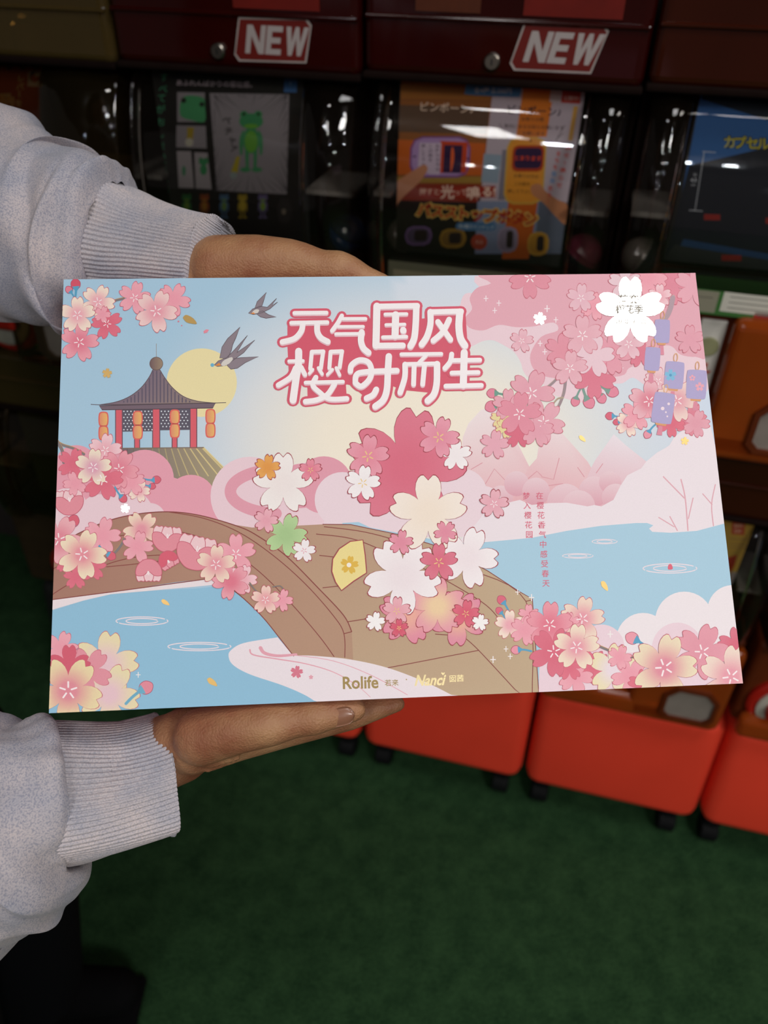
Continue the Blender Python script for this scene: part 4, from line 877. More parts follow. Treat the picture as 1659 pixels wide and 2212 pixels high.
k = Ink(P2); k.poly(Q([(1262, 112), (1350, 116), (1340, 222), (1252, 216)]), '#c4b8bc', 12); k.poly(Q([(1352, 116), (1498, 120), (1490, 232), (1342, 222)]), '#c0392e', 12); k.text('公開中!', *q(1420, 188), 10, '#e8c8c0', 16, .014, rot=2); k.build('sticker_print')
k = Ink(P2); k.text('ピンポーン♪', *q(455, 262), 22, '#e0c8b4', 16, .012, rot=3); k.build('poster_lettering')
k = Ink(P2); k.text('ピンポーン♪', *q(1135, 285), 22, '#1c2030', 16, .014, rot=3); k.build('poster_lettering')
k = Ink(P2)
for s_, x, y in (('お降りの際', 1120, 352), ('車内にあるお知らせ願います', 1130, 412), ('ごあ願います', 1110, 462)): k.text(s_, *q(x, y), 10, '#3a3028', 16, .006, rot=2)
for L in ([(860, 385), (920, 490)], [(870, 440), (915, 500)], [(1370, 400), (1300, 520)], [(1360, 460), (1310, 500)], [(180, 400), (240, 460)]): k.stroke(Q(L), 1.2, '#4a4440', 16)
k.build('poster_lettering')
def rrect(x0, y0, x1, y1, r, skew=0.):
    P = [(x0, y0 + r), (x0 + r * .3, y0 + r * .3), (x0 + r, y0), (x1 - r, y0), (x1 - r * .3, y0 + r * .3), (x1, y0 + r), (x1, y1 - r), (x1 - r * .3, y1 - r * .3), (x1 - r, y1), (x0 + r, y1), (x0 + r * .3, y1 - r * .3), (x0, y1 - r)]
    return Q([(a - (b - y0) * skew, b) for a, b in P])
def device(x0, y0, x1, y1, r, shell, rim, skew=.04, big=True, upright=False):
    k = Ink(P2); k.poly(rrect(x0, y0, x1, y1, r, skew), rim, 14); k.poly(rrect(x0 + 14, y0 + 12, x1 - 16, y1 - 16, r * .9, skew), shell, 15)
    return k
k = device(172, 486, 640, 806, 90, '#a88ac0', '#7a4a8c'); k.poly(Q([(400, 520), (615, 530), (600, 770), (400, 770)]), '#c0401c', 16); k.poly(Q([(432, 552), (575, 556), (560, 772), (420, 768)]), '#2c1440', 17); k.poly(Q([(240, 535), (410, 535), (395, 784), (315, 780), (225, 720)]), '#c4b4cc', 17)
for i, s_ in enumerate(('お降りの方は', 'この釦を', '押して下さい')):
    for j, ch in enumerate(s_): k.text(ch, *q(380 - i * 56, 560 + j * 36), 8.5, '#241830', 19, .01)
k.poly(Q(spline([(485, 600), (500, 570), (510, 640), (498, 720), (480, 760)], 4)), '#e0602c', 19); k.poly(Q(circ(200, 642, 9)), '#3a2c48', 19); k.poly(Q(circ(616, 660, 9)), '#3a2c48', 19); k.build('button_print')
k = Ink(P2); k.poly(Q([(30, 870), (100, 810), (240, 720), (280, 705), (300, 725), (296, 760), (240, 840), (120, 950), (30, 1040)]), '#c08464', 24, smooth=4); k.build('finger_print')
k = device(925, 490, 1235, 1015, 80, '#d8902c', '#c8a040', .07); k.poly(rrect(968, 555, 1215, 760, 40, .07), '#a8380c', 18); k.poly(rrect(985, 575, 1195, 735, 30, .07), '#2c1440', 19); k.text('とまります', *q(1085, 655), 12, '#e0481c', 22, .02, rot=2)
for s_, x, y in (('お降りの方は', 1070, 795), ('この釦を', 1040, 855), ('押して下さい', 1020, 915)): k.text(s_, *q(x, y), 9, '#3a2410', 22, .008, rot=2)
k.poly(Q(circ(1105, 520, 8)), '#4a3010', 22); k.build('button_print')
k = Ink(P2); k.poly(Q([(1105, 885), (1130, 858), (1180, 860), (1230, 920), (1320, 980), (1390, 1020), (1380, 1170), (1300, 1110), (1200, 1000), (1120, 940)]), '#b87c58', 26, smooth=4); k.build('finger_print')
k = Ink(P2); k.poly(Q([(240, 890), (830, 870), (835, 960), (245, 965)]), '#9a2c1c', 14)
k.text('押すと', *q(315, 915), 15, '#e0b8a8', 20, .02); k.text('光', *q(455, 918), 31, '#ecd0c0', 20, .02); k.text('って', *q(560, 920), 15, '#e0b8a8', 20, .02); k.text('鳴', *q(660, 928), 31, '#ecd0c0', 20, .02); k.text('る!', *q(780, 915), 24, '#ecd0c0', 20, .03); k.build('poster_lettering')
k = Ink(P2)
for i, ch in enumerate('バスストップボタン'):
    x = 275 + i * 104; y = 1058 + i * 9
    k.text(ch, *q(x, y), 33, '#d8b45c', 28, .11, rot=5); k.text(ch, *q(x, y), 31, '#a82c14', 40, .035, rot=5)
k.build('poster_title')
k = Ink(P2); k.poly(rrect(520, 1155, 835, 1220, 30, 0), '#4a7aa8', 14); k.text('全4種ラインナップ', *q(680, 1190), 9, '#c8d8e4', 18, .01, rot=3); k.build('poster_lettering')
for (x0, y0, x1, y1, sh, rm) in ((130, 1185, 340, 1335, '#584868', '#7a5c94'), (400, 1205, 605, 1355, '#8a6a2c', '#a8842c'), (850, 1190, 1010, 1390, '#8a8098', '#9a90ac'), (1085, 1230, 1250, 1415, '#b8882c', '#c89c3c')):
    k = device(x0, y0, x1, y1, 60, sh, rm, .05); k.poly(rrect(x0 + 70, y0 + 30, x1 - 40, y1 - 35, 20, .05), '#2c1c20', 18); k.build('button_print')
k = Ink(P2); k.poly(Q(circ(703, 1308, 64, 62)), '#b04430', 16); k.text('光る', *q(703, 1308), 9, '#e0b8a8', 20, .01); k.build('badge_print')
k = Ink(P2)
for i, ch in enumerate('押せ!鳴らせ'): k.text(ch, *q(1398 - i * 14, 575 + i * 58), 13, '#c04a40', 30, .02)
for i, ch in enumerate('まちを自由'): k.text(ch, *q(1322 - i * 12, 620 + i * 52), 12, '#c04a40' if i < 3 else '#4a8ac4', 30, .02)
for i, ch in enumerate('走る!'): k.text(ch, *q(1258 - i * 8, 890 + i * 50), 12, '#c04a40', 30, .02)
k.build('poster_lettering')

# --- blue card at the right: the figures pictured on it are left out
q = lambda x, y: (1000 + x / 2.5175, y / 2.5175)
Q = lambda P: [q(*p) for p in P]
k = Ink(P3); k.poly(Q([(1300, 470), (1800, 500), (1800, 1500), (1120, 1420)]), '#2c5a94', 2); k.poly(Q([(1300, 470), (1800, 500), (1800, 700), (1300, 540)]), '#12202e', 3); k.poly(Q([(1230, 900), (1450, 850), (1659, 800), (1900, 820), (1900, 1440), (1100, 1400)]), '#141a26', 3); k.poly(Q([(1200, 1300), (1659, 1380), (1900, 1400), (1900, 1440), (1150, 1400)]), '#23426a', 4); k.poly(Q([(1100, 1400), (1150, 1330), (1700, 1420), (1900, 1460), (1900, 1520), (1100, 1480)]), '#2a2e30', 4); k.build('poster_picture')
k = Ink(P3)
for i, ch in enumerate('カプセルフィ'): k.text(ch, *q(1448 + i * 62, 772 + i * 3), 29, '#141c10', 8, .08); k.text(ch, *q(1448 + i * 62, 772 + i * 3), 29, '#b0a83c', 14, .02)
k.build('poster_title')
k = Ink(P3); k.stroke(Q([(1312, 826), (1262, 1145)]), 1.4, '#b4bac4', 8)
for y0, x0 in ((826, 1340), (1145, 1268)): k.stroke(Q([(x0 - 36, y0 - 2), (x0 + 34, y0 + 3)]), 1.6, '#b4bac4', 8)
k.text('約', *q(1262, 950), 8, '#b4bac4', 8); k.text('4.5', *q(1255, 978), 11, '#b4bac4', 8, .02); k.text('cm', *q(1252, 1003), 8, '#b4bac4', 8); k.build('scale_print')
for x, y, w_ in ((1355, 1180, 44), (1460, 1402, 54), (1690, 1200, 44)): Ink(P3).poly(Q([(x - w_, y - 16), (x + w_, y - 14), (x + w_, y + 18), (x - w_, y + 16)]), '#8a2420', 8).build('tag_print')

# --- red card at the left
q = lambda x, y: (x / 9.214, 100 + y / 9.214)
Q = lambda P: [q(*p) for p in P]
k = Ink(P0); k.poly(Q([(-1200, 380), (860, 420), (790, 1700), (-1300, 1650)]), '#7a2410', 2); k.poly(Q([(-1200, 1500), (800, 1650), (790, 2300), (-1300, 2300)]), '#1c0c08', 3); k.build('poster_picture')
for x in (180, 450, 720): Ink(P0).poly(Q([(x - 60, 412), (x + 60, 416), (x + 50, 462), (x - 50, 458)]), '#140a08', 5).build('poster_panel')
k = Ink(P0); k.poly(Q([(560, 500), (820, 505), (800, 805), (545, 795)]), '#9a94a0', 6); k.poly(Q(circ(690, 600, 105, 115)), '#2a2c4c', 8); k.poly(Q(circ(690, 640, 80, 75)), '#8a3420', 9); k.poly(Q([(690, 500), (790, 540), (790, 600), (700, 600)]), '#9a94a0', 11); k.build('poster_sticker')
k = Ink(P0)
for ch, x, y in zip('レバーを', (425, 400, 385, 370), (640, 800, 950, 1130)): k.text(ch, *q(x, y), 17, '#a89c84', 8, .03, rot=0 if ch != 'ー' else 90)
for ch, x, y in zip('動かす', (110, 110, 60), (1110, 1370, 1560)): k.text(ch, *q(x, y), 36 if ch == '動' else 20, '#a89c8c', 10, .07); k.text(ch, *q(x, y), 36 if ch == '動' else 20, '#a8742c', 14, .0)
k.text('発射!', *q(480, 1620), 26, '#9a8c88', 8, .04, rot=6); k.build('poster_lettering')

# --- yellow card of the lower machine at the right
q = lambda x, y: (1380 + x / 2.634, 560 + y / 2.634)
Q = lambda P: [q(*p) for p in P]
k = Ink(PL3); k.poly(Q([(300, 1400), (690, 1470), (560, 2000), (200, 1950)]), '#b0903c', 2); k.build('poster_picture')
k = Ink(PL3); k.poly(Q([(530, 1492), (605, 1498), (600, 1570), (526, 1564)]), '#a8442c', 5); k.text('BAN', *q(567, 1515), 9, '#d8b8a0', 8, .02); k.text('DAI', *q(563, 1545), 9, '#d8b8a0', 8, .02); k.build('maker_print')
k = Ink(PL3); k.poly(Q([(500, 1700), (560, 1680), (545, 1740), (520, 1790)]), '#a8341c', 5); k.build('arrow_print')
k = Ink(PL3)
for y in (1590, 1620, 1640): k.stroke(Q([(520, y), (620, y + 6)]), 1.6, '#8a6a4c', 5)
k.poly(Q([(520, 1780), (560, 1780), (545, 1860), (505, 1860)]), '#8a8080', 5); k.build('notice_print')
for S_, c_ in ((PL0, '#3a4a30'), (PL1, '#4a5a8a'), (PL2, '#8a7a4a'), (PL4, '#5a6a8a')):
    iv = np.linalg.inv(S_.h); n = lambda u, v: (lambda z: (z[0] / z[2], z[1] / z[2]))(iv @ np.array((u * S_.w, v * S_.H, 1.)))
    Ink(S_).poly([n(0, 0), n(1, 0), n(1, 1), n(0, 1)], c_, 1).build('poster_picture')

# --- capsules resting inside the windows
def capsule(M, x, y, z, r, mat, label, tilt):
    o = empty('toy_capsule', M @ Matrix.Translation((x, y, z)) @ Matrix.Rotation(tilt, 4, 'Y')); tag(o, label, 'capsule', 'toy capsules inside the machines')
    up = [(r * math.cos(a), r * math.sin(a)) for a in np.linspace(.06, math.pi / 2 - .02, 10)]
    bm_obj('upper_shell', lathe_bm(up, 28), 'capsule_clear', o, smooth=True)
    bm_obj('lower_shell', lathe_bm([(a * .985, -b) for a, b in up], 28), mat, o, smooth=True)
    bm_obj('seam_band', lathe_bm([(r * 1.0, -.002), (r * 1.03, -.002), (r * 1.03, .002), (r * 1.0, .002)], 28), mat, o)
capsule(M1, .268, .066, .219, .026, 'capsule_blue', 'dark blue toy capsule beside the frog poster', .5)
capsule(M2, .274, .066, .219, .026, 'capsule_pink', 'pink toy capsule beside the bus-stop button poster', -2.6)
capsule(M2, .036, .075, .217, .024, 'capsule_white', 'whitish toy capsule left of the bus-stop button poster', 1.2)
capsule(M3, .036, .075, .217, .024, 'capsule_white', 'whitish toy capsule left of the blue poster', 2.0)

# ------------------------------------------------------------------ the person holding the box (two arms in view, the rest beyond the left edge)
def cloth_mat(name, base_, fleck, warm, rib=False):
    m, nt, b, out = new_mat(name)
    tc = nt.nodes.new('ShaderNodeTexCoord')
    def nz(scale, detail=3.):
        n = nt.nodes.new('ShaderNodeTexNoise'); n.inputs['Scale'].default_value = scale; n.inputs['Detail'].default_value = detail
        nt.links.new(tc.outputs['Object'], n.inputs['Vector']); return n
    n1, n2, n3 = nz(1100., 3.), nz(26., 4.), nz(1500., 2.)
    def ramp_(n, a, b_, p0, p1):
        r = nt.nodes.new('ShaderNodeValToRGB'); r.color_ramp.elements[0].position = p0; r.color_ramp.elements[1].position = p1
        r.color_ramp.elements[0].color = (*lin(a), 1); r.color_ramp.elements[1].color = (*lin(b_), 1); nt.links.new(n.outputs['Fac'], r.inputs['Fac']); return r
    r1 = ramp_(n1, fleck, base_, .36, .56); r2 = ramp_(n2, '#d6dbe6', warm, .35, .66)
    mu = nt.nodes.new('ShaderNodeMix'); mu.data_type = 'RGBA'; mu.blend_type = 'MULTIPLY'; mu.inputs[0].default_value = 1.
    nt.links.new(r1.outputs['Color'], mu.inputs[6]); nt.links.new(r2.outputs['Color'], mu.inputs[7]); nt.links.new(mu.outputs[2], b.inputs['Base Color'])
    b.inputs['Roughness'].default_value = .95; b.inputs['Specular IOR Level'].default_value = .15
    b.inputs['Sheen Weight'].default_value = .15
    bp = nt.nodes.new('ShaderNodeBump'); bp.inputs['Strength'].default_value = .5; bp.inputs['Distance'].default_value = .0006
    nt.links.new(n3.outputs['Fac'], bp.inputs['Height']); nt.links.new(bp.outputs['Normal'], b.inputs['Normal'])
    return m
cloth_mat('sweatshirt_grey', '#c9c3c5', '#a2a3ae', '#fff7f4')
cloth_mat('cuff_grey', '#cdc7c8', '#b0afb6', '#fff7f4')
plain('trouser_black', '#0b0c10', .9, scale=300., spec=.1, bump=.2); plain('shoe_black', '#08080a', .9, spec=.1); plain('hair_black', '#14100e', .5, scale=200., bump=.3); plain('eye_white', '#d8d4cc', .3)
def skin_mat():
    m, nt, b, out = new_mat('skin')
    tc = nt.nodes.new('ShaderNodeTexCoord')
    n1 = nt.nodes.new('ShaderNodeTexNoise'); n1.inputs['Scale'].default_value = 38.; n1.inputs['Detail'].default_value = 4.
    n2 = nt.nodes.new('ShaderNodeTexNoise'); n2.inputs['Scale'].default_value = 620.; n2.inputs['Detail'].default_value = 5.
    vo = nt.nodes.new('ShaderNodeTexVoronoi'); vo.inputs['Scale'].default_value = 780.
    for n in (n1, n2, vo): nt.links.new(tc.outputs['Object'], n.inputs['Vector'])
    r = nt.nodes.new('ShaderNodeValToRGB'); e = r.color_ramp.elements
    e[0].position = .30; e[1].position = .70; e[0].color = (*lin('#8c553c'), 1); e[1].color = (*lin('#b08660'), 1)
    n3 = nt.nodes.new('ShaderNodeTexNoise'); n3.inputs['Scale'].default_value = 150.; n3.inputs['Detail'].default_value = 6.; n3.inputs['Roughness'].default_value = .65
    mp = nt.nodes.new('ShaderNodeMapping'); mp.inputs['Scale'].default_value = (2.2, .7, .7); nt.links.new(tc.outputs['Object'], mp.inputs['Vector']); nt.links.new(mp.outputs['Vector'], n3.inputs['Vector'])
    nt.links.new(n1.outputs['Fac'], r.inputs['Fac']); nt.links.new(r.outputs['Color'], b.inputs['Base Color'])
    b.inputs['Roughness'].default_value = .52; b.inputs['Specular IOR Level'].default_value = .4
    b.inputs['Subsurface Weight'].default_value = .12; b.inputs['Subsurface Radius'].default_value = (.004, .0018, .001); b.inputs['Subsurface Scale'].default_value = 1.
    ad = nt.nodes.new('ShaderNodeMath'); ad.operation = 'ADD'; nt.links.new(n2.outputs['Fac'], ad.inputs[0]); nt.links.new(vo.outputs['Distance'], ad.inputs[1])
    bp = nt.nodes.new('ShaderNodeBump'); bp.inputs['Strength'].default_value = .38; bp.inputs['Distance'].default_value = .0008
    a2 = nt.nodes.new('ShaderNodeMath'); a2.operation = 'MULTIPLY_ADD'; a2.inputs[1].default_value = .9; nt.links.new(n3.outputs['Fac'], a2.inputs[0]); nt.links.new(ad.outputs[0], a2.inputs[2]); nt.links.new(a2.outputs[0], bp.inputs['Height']); nt.links.new(bp.outputs['Normal'], b.inputs['Normal'])
skin_mat()
plain('nail', '#8a5e48', .3, var=.06, coat=.2)

def hull_capsule(bm, p, q, rp, rq, squash=None):
    pts = []
    for c, r in ((Vector(p), rp), (Vector(q), rq)):
        for i in range(9):
            th = math.pi * i / 8; n = 1 if i in (0, 8) else 14
            for j in range(n):
                ph = 2 * math.pi * j / n; d = Vector((math.sin(th) * math.cos(ph), math.sin(th) * math.sin(ph), math.cos(th))) * r
                if squash: ax, kq = squash; d = d - ax * (d.dot(ax) * (1 - kq))
                pts.append(bm.verts.new(c + d))
    g = bmesh.ops.convex_hull(bm, input=pts, use_existing_faces=False)
    junk = [v for v in g['geom_interior'] if isinstance(v, bmesh.types.BMVert)]
    bmesh.ops.delete(bm, geom=list(set(junk)), context='VERTS')

def fuse(caps, voxel, smooth_it=4, fac=.5):
    """melt overlapping tapered limbs into one continuous skin; returns a mesh"""
    b2 = bmesh.new()
    for c in caps: hull_capsule(b2, *c)
    me = bpy.data.meshes.new('tmp'); b2.to_mesh(me); b2.free()
    o = bpy.data.objects.new('tmp', me); ROOT.objects.link(o)
    r = o.modifiers.new('r', 'REMESH'); r.mode = 'VOXEL'; r.voxel_size = voxel; r.use_smooth_shade = True
    s = o.modifiers.new('s', 'SMOOTH'); s.factor = fac; s.iterations = smooth_it
    out = bpy.data.meshes.new_from_object(o.evaluated_get(bpy.context.evaluated_depsgraph_get()))
    bpy.data.objects.remove(o); bpy.data.meshes.remove(me)
    return out
def join_meshes(name, ms, mat, parent):
    b2 = bmesh.new()
    for m in ms: b2.from_mesh(m)
    o = bm_obj(name, b2, mat, parent, smooth=True, normals=False)
    for m in ms: bpy.data.meshes.remove(m)
    return o

person = empty('person', Matrix.Translation((-.55, .45, 0)))
tag(person, 'person in a heather grey sweatshirt and black trousers holding up the gift box', 'person')
def child(o, p):
    o.parent = p; o.matrix_parent_inverse = Matrix.Translation((.55, -.45, 0)); return o

Lo = lambda u, h, w: bxp(u, BH + h, w)
Hi = lambda u, h, w: bxp(u, -h, w)
def chain(pts): return [(a[0], b[0], a[1], b[1]) for a, b in zip(pts, pts[1:])]
# right hand, palm up under the box
rw = at(250, 1664, .482)
lower = []
lower += chain([(at(120, 1690, .47), .027), (rw, .0245), (Lo(.058, .026, .054), .0215)])
for a, b in (((.068, .0225, .040), (.122, .0160, .033)), ((.060, .021, .045), (.125, .0150, .047)), ((.060, .021, .058), (.121, .0145, .063)), ((.060, .020, .068), (.113, .0135, .078))):
    lower += [(Lo(*a), Lo(*b), .0178, .0112)]
lower += [(Lo(.066, .022, .046), Lo(.085, .0185, .040), .020, .0165), (Lo(.066, .020, .062), Lo(.09, .018, .066), .018, .015), (Lo(.085, .016, .034), Lo(.112, .0110, .022), .0130, .0085), (Lo(.078, .0370, .034), Lo(.114, .0262, .030), .0020, .0016), (Lo(.080, .0345, .027), Lo(.098, .0300, .020), .0018, .0014)]
lower += chain([(Lo(.076, .0180, .026), .0165), (Lo(.096, .0140, .0150), .0138), (Lo(.112, .0118, .0105), .0126), (Lo(.118, .0115, .0105), .0118), (Lo(.130, .0098, .0105), .0098), (Lo(.1405, .0088, .0098), .0100), (Lo(.146, .0080, .0102), .0090), (Lo(.155, .0066, .0105), .0082), (Lo(.1625, .0056, .011), .0066)])
lower += chain([(Lo(.122, .0160, .033), .0112), (Lo(.150, .0112, .031), .0098), (Lo(.160, .0092, .029), .0095), (Lo(.174, .0072, .030), .0070), (Lo(.188, .0050, .031), .0045)])
lower += chain([(Lo(.125, .015, .047), .0120), (Lo(.158, .010, .048), .0095), (Lo(.174, .0075, .049), .0070), (Lo(.189, .005, .050), .0045)])
lower += chain([(Lo(.121, .0145, .063), .0112), (Lo(.154, .010, .065), .0088), (Lo(.170, .0075, .066), .0066), (Lo(.183, .005, .067), .0045)])
lower += chain([(Lo(.113, .0135, .078), .0100), (Lo(.140, .0095, .081), .0080), (Lo(.153, .0075, .082), .0062), (Lo(.164, .005, .083), .0045)])
# left hand, palm down on the top edge
upper = chain([(at(200, 526, .54), .026), (at(360, 556, .530), .0215), (Hi(.074, .0205, .042), .0215)])
for a, b in (((.084, .020, .034), (.142, .0155, .030)), ((.084, .019, .046), (.146, .0140, .048)), ((.084, .018, .058), (.142, .0130, .064)), ((.084, .017, .068), (.134, .0120, .078))):
    upper += [(Hi(*a), Hi(*b), .0185, .0120)]
upper += chain([(Hi(.086, .0215, .027), .0190), (Hi(.110, .0205, .021), .0170), (Hi(.131, .0186, .0175), .0142), (Hi(.138, .0175, .0168), .0128), (Hi(.150, .0140, .0158), .0108), (Hi(.161, .0125, .0150), .0113), (Hi(.167, .0108, .0150), .0102), (Hi(.177, .0062, .0155), .0080), (Hi(.188, .0030, .016), .0062)])
for w_, m_, L_ in ((.030, .142, .050), (.048, .146, .056), (.064, .142, .051), (.078, .134, .042)):
    upper += chain([(Hi(m_, .0145, w_), .0115), (Hi(m_ + L_ * .55, .0105, w_), .0092), (Hi(m_ + L_ * .85, .0082, w_), .0080), (Hi(m_ + L_ * 1.2, .0066, w_), .0062)])
# rest of the body, out of the frame to the left
SR, SL = Vector((-.52, .26, 1.30)), Vector((-.52, .62, 1.32))
ER, EL = at(-260, 1890, .47), at(-260, 425, .625)
big = [((-.57, .44, .98), (-.56, .44, 1.18), .125, .13), ((-.56, .34, 1.22), (-.56, .54, 1.24), .095, .095), ((-.56, .44, 1.30), (-.57, .44, 1.46), .06, .052),
       (SR, ER, .05, .042), (ER, at(120, 1690, .47), .042, .03), (SL, EL, .05, .042), (EL, at(200, 520, .54), .042, .03),
       ((-.57, .44, 1.575), (-.565, .44, 1.61), .085, .085), ((-.50, .44, 1.50), (-.52, .44, 1.52), .04, .05), ((-.475, .44, 1.565), (-.465, .44, 1.545), .010, .014), ((-.58, .355, 1.56), (-.585, .352, 1.585), .014, .018), ((-.58, .525, 1.56), (-.585, .528, 1.585), .014, .018), ((-.487, .42, 1.508), (-.487, .46, 1.508), .009, .009)]
body = join_meshes('body', [fuse(lower, .0017, 5), fuse(upper, .0017, 5), fuse(big, .009, 3)], 'skin', None); child(body, person)
for y in (.41, .47):
    for nm, r_, x_, mt_ in (('eye', .011, -.4975, 'eye_white'), ('iris', .0062, -.4918, 'hair_black')):
        child(bm_obj(nm, lathe_bm([(r_ * math.cos(a), r_ * math.sin(a)) for a in np.linspace(-1.5, 1.5, 9)], 14, 'x', (x_, y, 1.578)), mt_, None, smooth=True), body).matrix_parent_inverse = Matrix.Identity(4)
hair = join_meshes('hair', [fuse([((-.60, .44, 1.61), (-.585, .44, 1.645), .098, .09), ((-.625, .44, 1.55), (-.62, .44, 1.60), .075, .085)], .008, 3)], 'hair_black', None); child(hair, person)

def nail(name, c, along, out, L, Wd, mat='nail'):
    """curved nail plate: c centre, along the finger, out of the skin"""
    along = along.normalized(); out = (out - along * out.dot(along)).normalized(); side = along.cross(out)
    V = []; F = []; n, m = 10, 8
    for i in range(n + 1):
        s = i / n * 2 - 1
        wd = Wd * math.sqrt(max(.06, 1 - (abs(s) ** 3.2))) if s > -.2 else Wd * (1 - .18 * (s + .2) ** 2 / .64)
        if s < -.7: wd *= math.sqrt(max(.1, 1 - ((-s - .7) / .3) ** 2 * .8))
        for j in range(m + 1):
            t = j / m * 2 - 1
            V.append(c + along * (s * L / 2) + side * (t * wd / 2) + out * (-.0016 * t * t - .0006 * s * s))
    for i in range(n):
        for j in range(m): a = i * (m + 1) + j; F.append((a, a + 1, a + m + 2, a + m + 1))
    k0 = len(V); V += [v - out * .0007 for v in V]
    F += [tuple(k0 + q for q in f[::-1]) for f in F]
    rim = [i for i in range(m + 1)] + [(i + 1) * (m + 1) + m for i in range(n)] + [n * (m + 1) + j for j in range(m - 1, -1, -1)] + [i * (m + 1) for i in range(n - 1, 0, -1)]
    F += [(rim[i], rim[(i + 1) % len(rim)], k0 + rim[(i + 1) % len(rim)], k0 + rim[i]) for i in range(len(rim))]
    return mesh_obj(name, V, F, mat, None, True)
nl = nail('thumbnail', Lo(.1545, .0070, .0105) + (BN * .95 + BV * .30).normalized() * .0082, BU - BV * .16, BN * .95 + BV * .30, .0155, .0105); child(nl, body); nl.matrix_parent_inverse = Matrix.Identity(4)
nl = nail('thumbnail', Hi(.1800, .0055, .0158) + (BN * .15 - BV * 1.).normalized() * .0074, BU + BV * .36, BN * .15 - BV * 1., .0150, .0105); child(nl, body); nl.matrix_parent_inverse = Matrix.Identity(4)

# --- sleeves
def loft(path, ra, rb, n, m, disp=None, ref=None):
    """tube through path points; ra along `ref`, rb across it; disp(s, theta) pushes the cloth in or out"""
    P = []; R = []
    ctrl = [(*p, a, b) for p, a, b in zip(path, ra, rb)]
    N = len(ctrl)
    for i in range(m + 1):
        t = i / m * (N - 1); k0 = min(int(t), N - 2); f = t - k0
        q = [np.array(ctrl[max(0, min(N - 1, k0 + d))], float) for d in (-1, 0, 1, 2)]
        v = .5 * (2 * q[1] + (q[2] - q[0]) * f + (2 * q[0] - 5 * q[1] + 4 * q[2] - q[3]) * f * f + (3 * q[1] - q[0] - 3 * q[2] + q[3]) * f ** 3)
        P.append(Vector(v[:3])); R.append((v[3], v[4]))
    V = []
    ref = ref or UP
    for i in range(m + 1):
        t = (P[min(i + 1, m)] - P[max(i - 1, 0)]).normalized(); a = (ref - t * ref.dot(t)).normalized(); b = t.cross(a)
        for j in range(n):
            th = 2 * math.pi * j / n; d = disp(i / m, th) if disp else 0.
            V.append(P[i] + a * ((R[i][0] + d) * math.cos(th)) + b * ((R[i][1] + d) * math.sin(th)))
    F = [(i * n + j, i * n + (j + 1) % n, (i + 1) * n + (j + 1) % n, (i + 1) * n + j) for i in range(m) for j in range(n)]
    return V, F
def ribs(count, amp, wave):
    def f(s, th):
        q = (th + .05 * math.sin(s * 6 + th * 2)) * count / (2 * math.pi)
        k = abs((q % 1.) - .5) * 2
        base_ = amp * (1 - k ** 3) - amp
        return base_ + wave * noise.noise(Vector((math.cos(th) * 1.4, math.sin(th) * 1.4, s * 2.2 + count)))
    return f
def folds(seed, amp, fine, twist=1.6):
    def f(s, th):
        a = th + twist * s
        v = Vector((math.cos(a) * .9 + seed, math.sin(a) * .9, s * 4.2)); n1 = noise.noise(v)
        r1 = math.sqrt(noise.noise(Vector((math.cos(a) * 1.0, math.sin(a) * 1.0 + seed, s * 6.0))) ** 2 + .012)
        r1 = 1 - min(1, r1 * 2.2)
        ring = noise.noise(Vector((s * 13. + seed, .55 * math.cos(th + seed), .55 * math.sin(th + seed))))
        edge = min(1, s / .05)
        puck = fine * math.exp(-s / .10) * math.sin(17 * th + 3 * math.sin(2 * th))
        return (amp * .8 * n1 + amp * .6 * r1 + amp * .95 * ring) * edge + puck
    return f
shirt_caps = [((-.575, .44, .95), (-.56, .44, 1.18), .155, .16), ((-.56, .33, 1.23), (-.56, .55, 1.25), .115, .115), ((-.56, .44, 1.32), (-.565, .44, 1.385), .085, .07), (SR, (-.56, .36, 1.24), .085, .1), (SL, (-.56, .52, 1.25), .085, .1)]
shirt = join_meshes('sweatshirt', [fuse(shirt_caps, .009, 4)], 'sweatshirt_grey', None); child(shirt, person)
def cloth(name, VF, mat):
    o = mesh_obj(name, VF[0], VF[1], mat, None, True); o.parent = shirt; return o
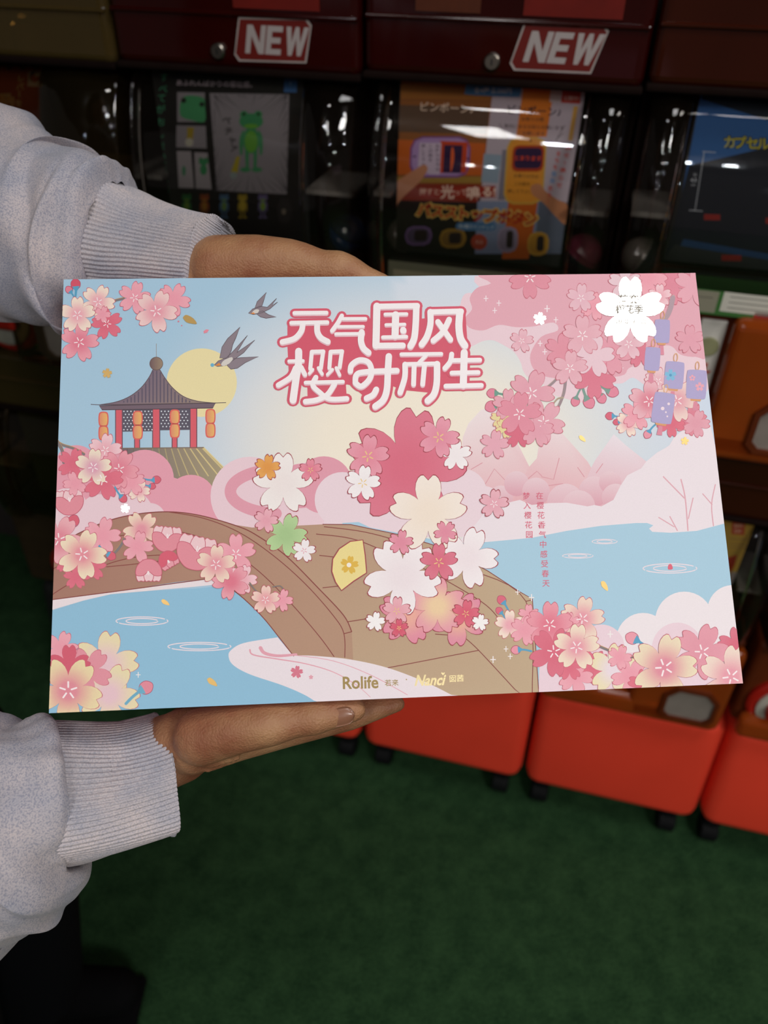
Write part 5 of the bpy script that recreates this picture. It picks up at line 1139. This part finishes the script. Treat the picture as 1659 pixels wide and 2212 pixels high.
# lower (right) arm
pl = [at(350, 1672, .476), at(270, 1690, .467), at(180, 1708, .457), at(108, 1722, .450)]
def add_lip(path, ra, rb):
    d = (path[1] - path[0]).normalized()
    return [path[0] + d * .030, path[0] + d * .004, path[0] - d * .0012] + path, [ra[0] - .006, ra[0] - .0045, ra[0] - .0018] + ra, [rb[0] - .006, rb[0] - .0045, rb[0] - .0018] + rb
p_, a_, b_ = add_lip(pl, [.0370, .0368, .0378, .0392], [.039, .038, .038, .038])
cloth('cuff', loft(p_, a_, b_, 84 * 7, 46, ribs(84, .0020, .0075)), 'cuff_grey')
cloth('sleeve', loft([at(134, 1716, .4525), at(106, 1724, .450), at(58, 1748, .450), at(0, 1772, .450), at(-130, 1835, .456), ER, ER * .55 + SR * .45 + Vector((-.02, 0, 0)), SR], [.0375, .0445, .0555, .0625, .068, .069, .074, .085], [.0365, .044, .050, .056, .060, .062, .072, .085], 200, 130, folds(2.3, .0085, .0009)), 'sweatshirt_grey')
# upper (left) arm
pl = [at(452, 566, .519), at(350, 546, .529), at(285, 536, .534), at(235, 528, .537)]
p_, a_, b_ = add_lip(pl, [.0315, .0365, .0400, .0420], [.032, .034, .036, .038])
cloth('cuff', loft(p_, a_, b_, 84 * 7, 46, ribs(84, .0020, .0075)), 'cuff_grey')
cloth('sleeve', loft([at(252, 530, .536), at(226, 526, .538), at(185, 518, .543), at(120, 522, .551), at(55, 500, .561), at(-20, 482, .573), EL, EL * .5 + SL * .5, SL], [.0400, .0475, .0540, .0585, .0610, .068, .074, .078, .085], [.036, .044, .050, .055, .060, .064, .066, .074, .085], 200, 150, folds(6.1, .0115, .0009, -1.8)), 'sweatshirt_grey')
# trousers, shoes
legs = []
for y, dx in ((.54, .0), (.35, -.03)):
    legs += [((-.57, .44 + (y - .44) * .85, .90), (-.475 + dx, y, .50), .115, .088), ((-.475 + dx, y, .50), (-.535 + dx, y, .10), .088, .072)]
legs += [((-.575, .40, .92), (-.575, .48, .92), .13, .13)]
tr = join_meshes('trousers', [fuse(legs, .009, 4)], 'trouser_black', None); child(tr, person)
for y, dx in ((.54, .0), (.35, -.03)):
    sh = join_meshes('shoe', [fuse([((-.56 + dx, y, .055), (-.42 + dx, y + .01, .040), .045, .036), ((-.56 + dx, y, .06), (-.54 + dx, y, .10), .045, .048)], .006, 3)], 'shoe_black', None); child(sh, person)
    so = bm_obj('sole', box_bm(-.605 + dx, -.385 + dx, y - .042, y + .046, .0, .018, .008), 'shoe_black', None); so.parent = sh
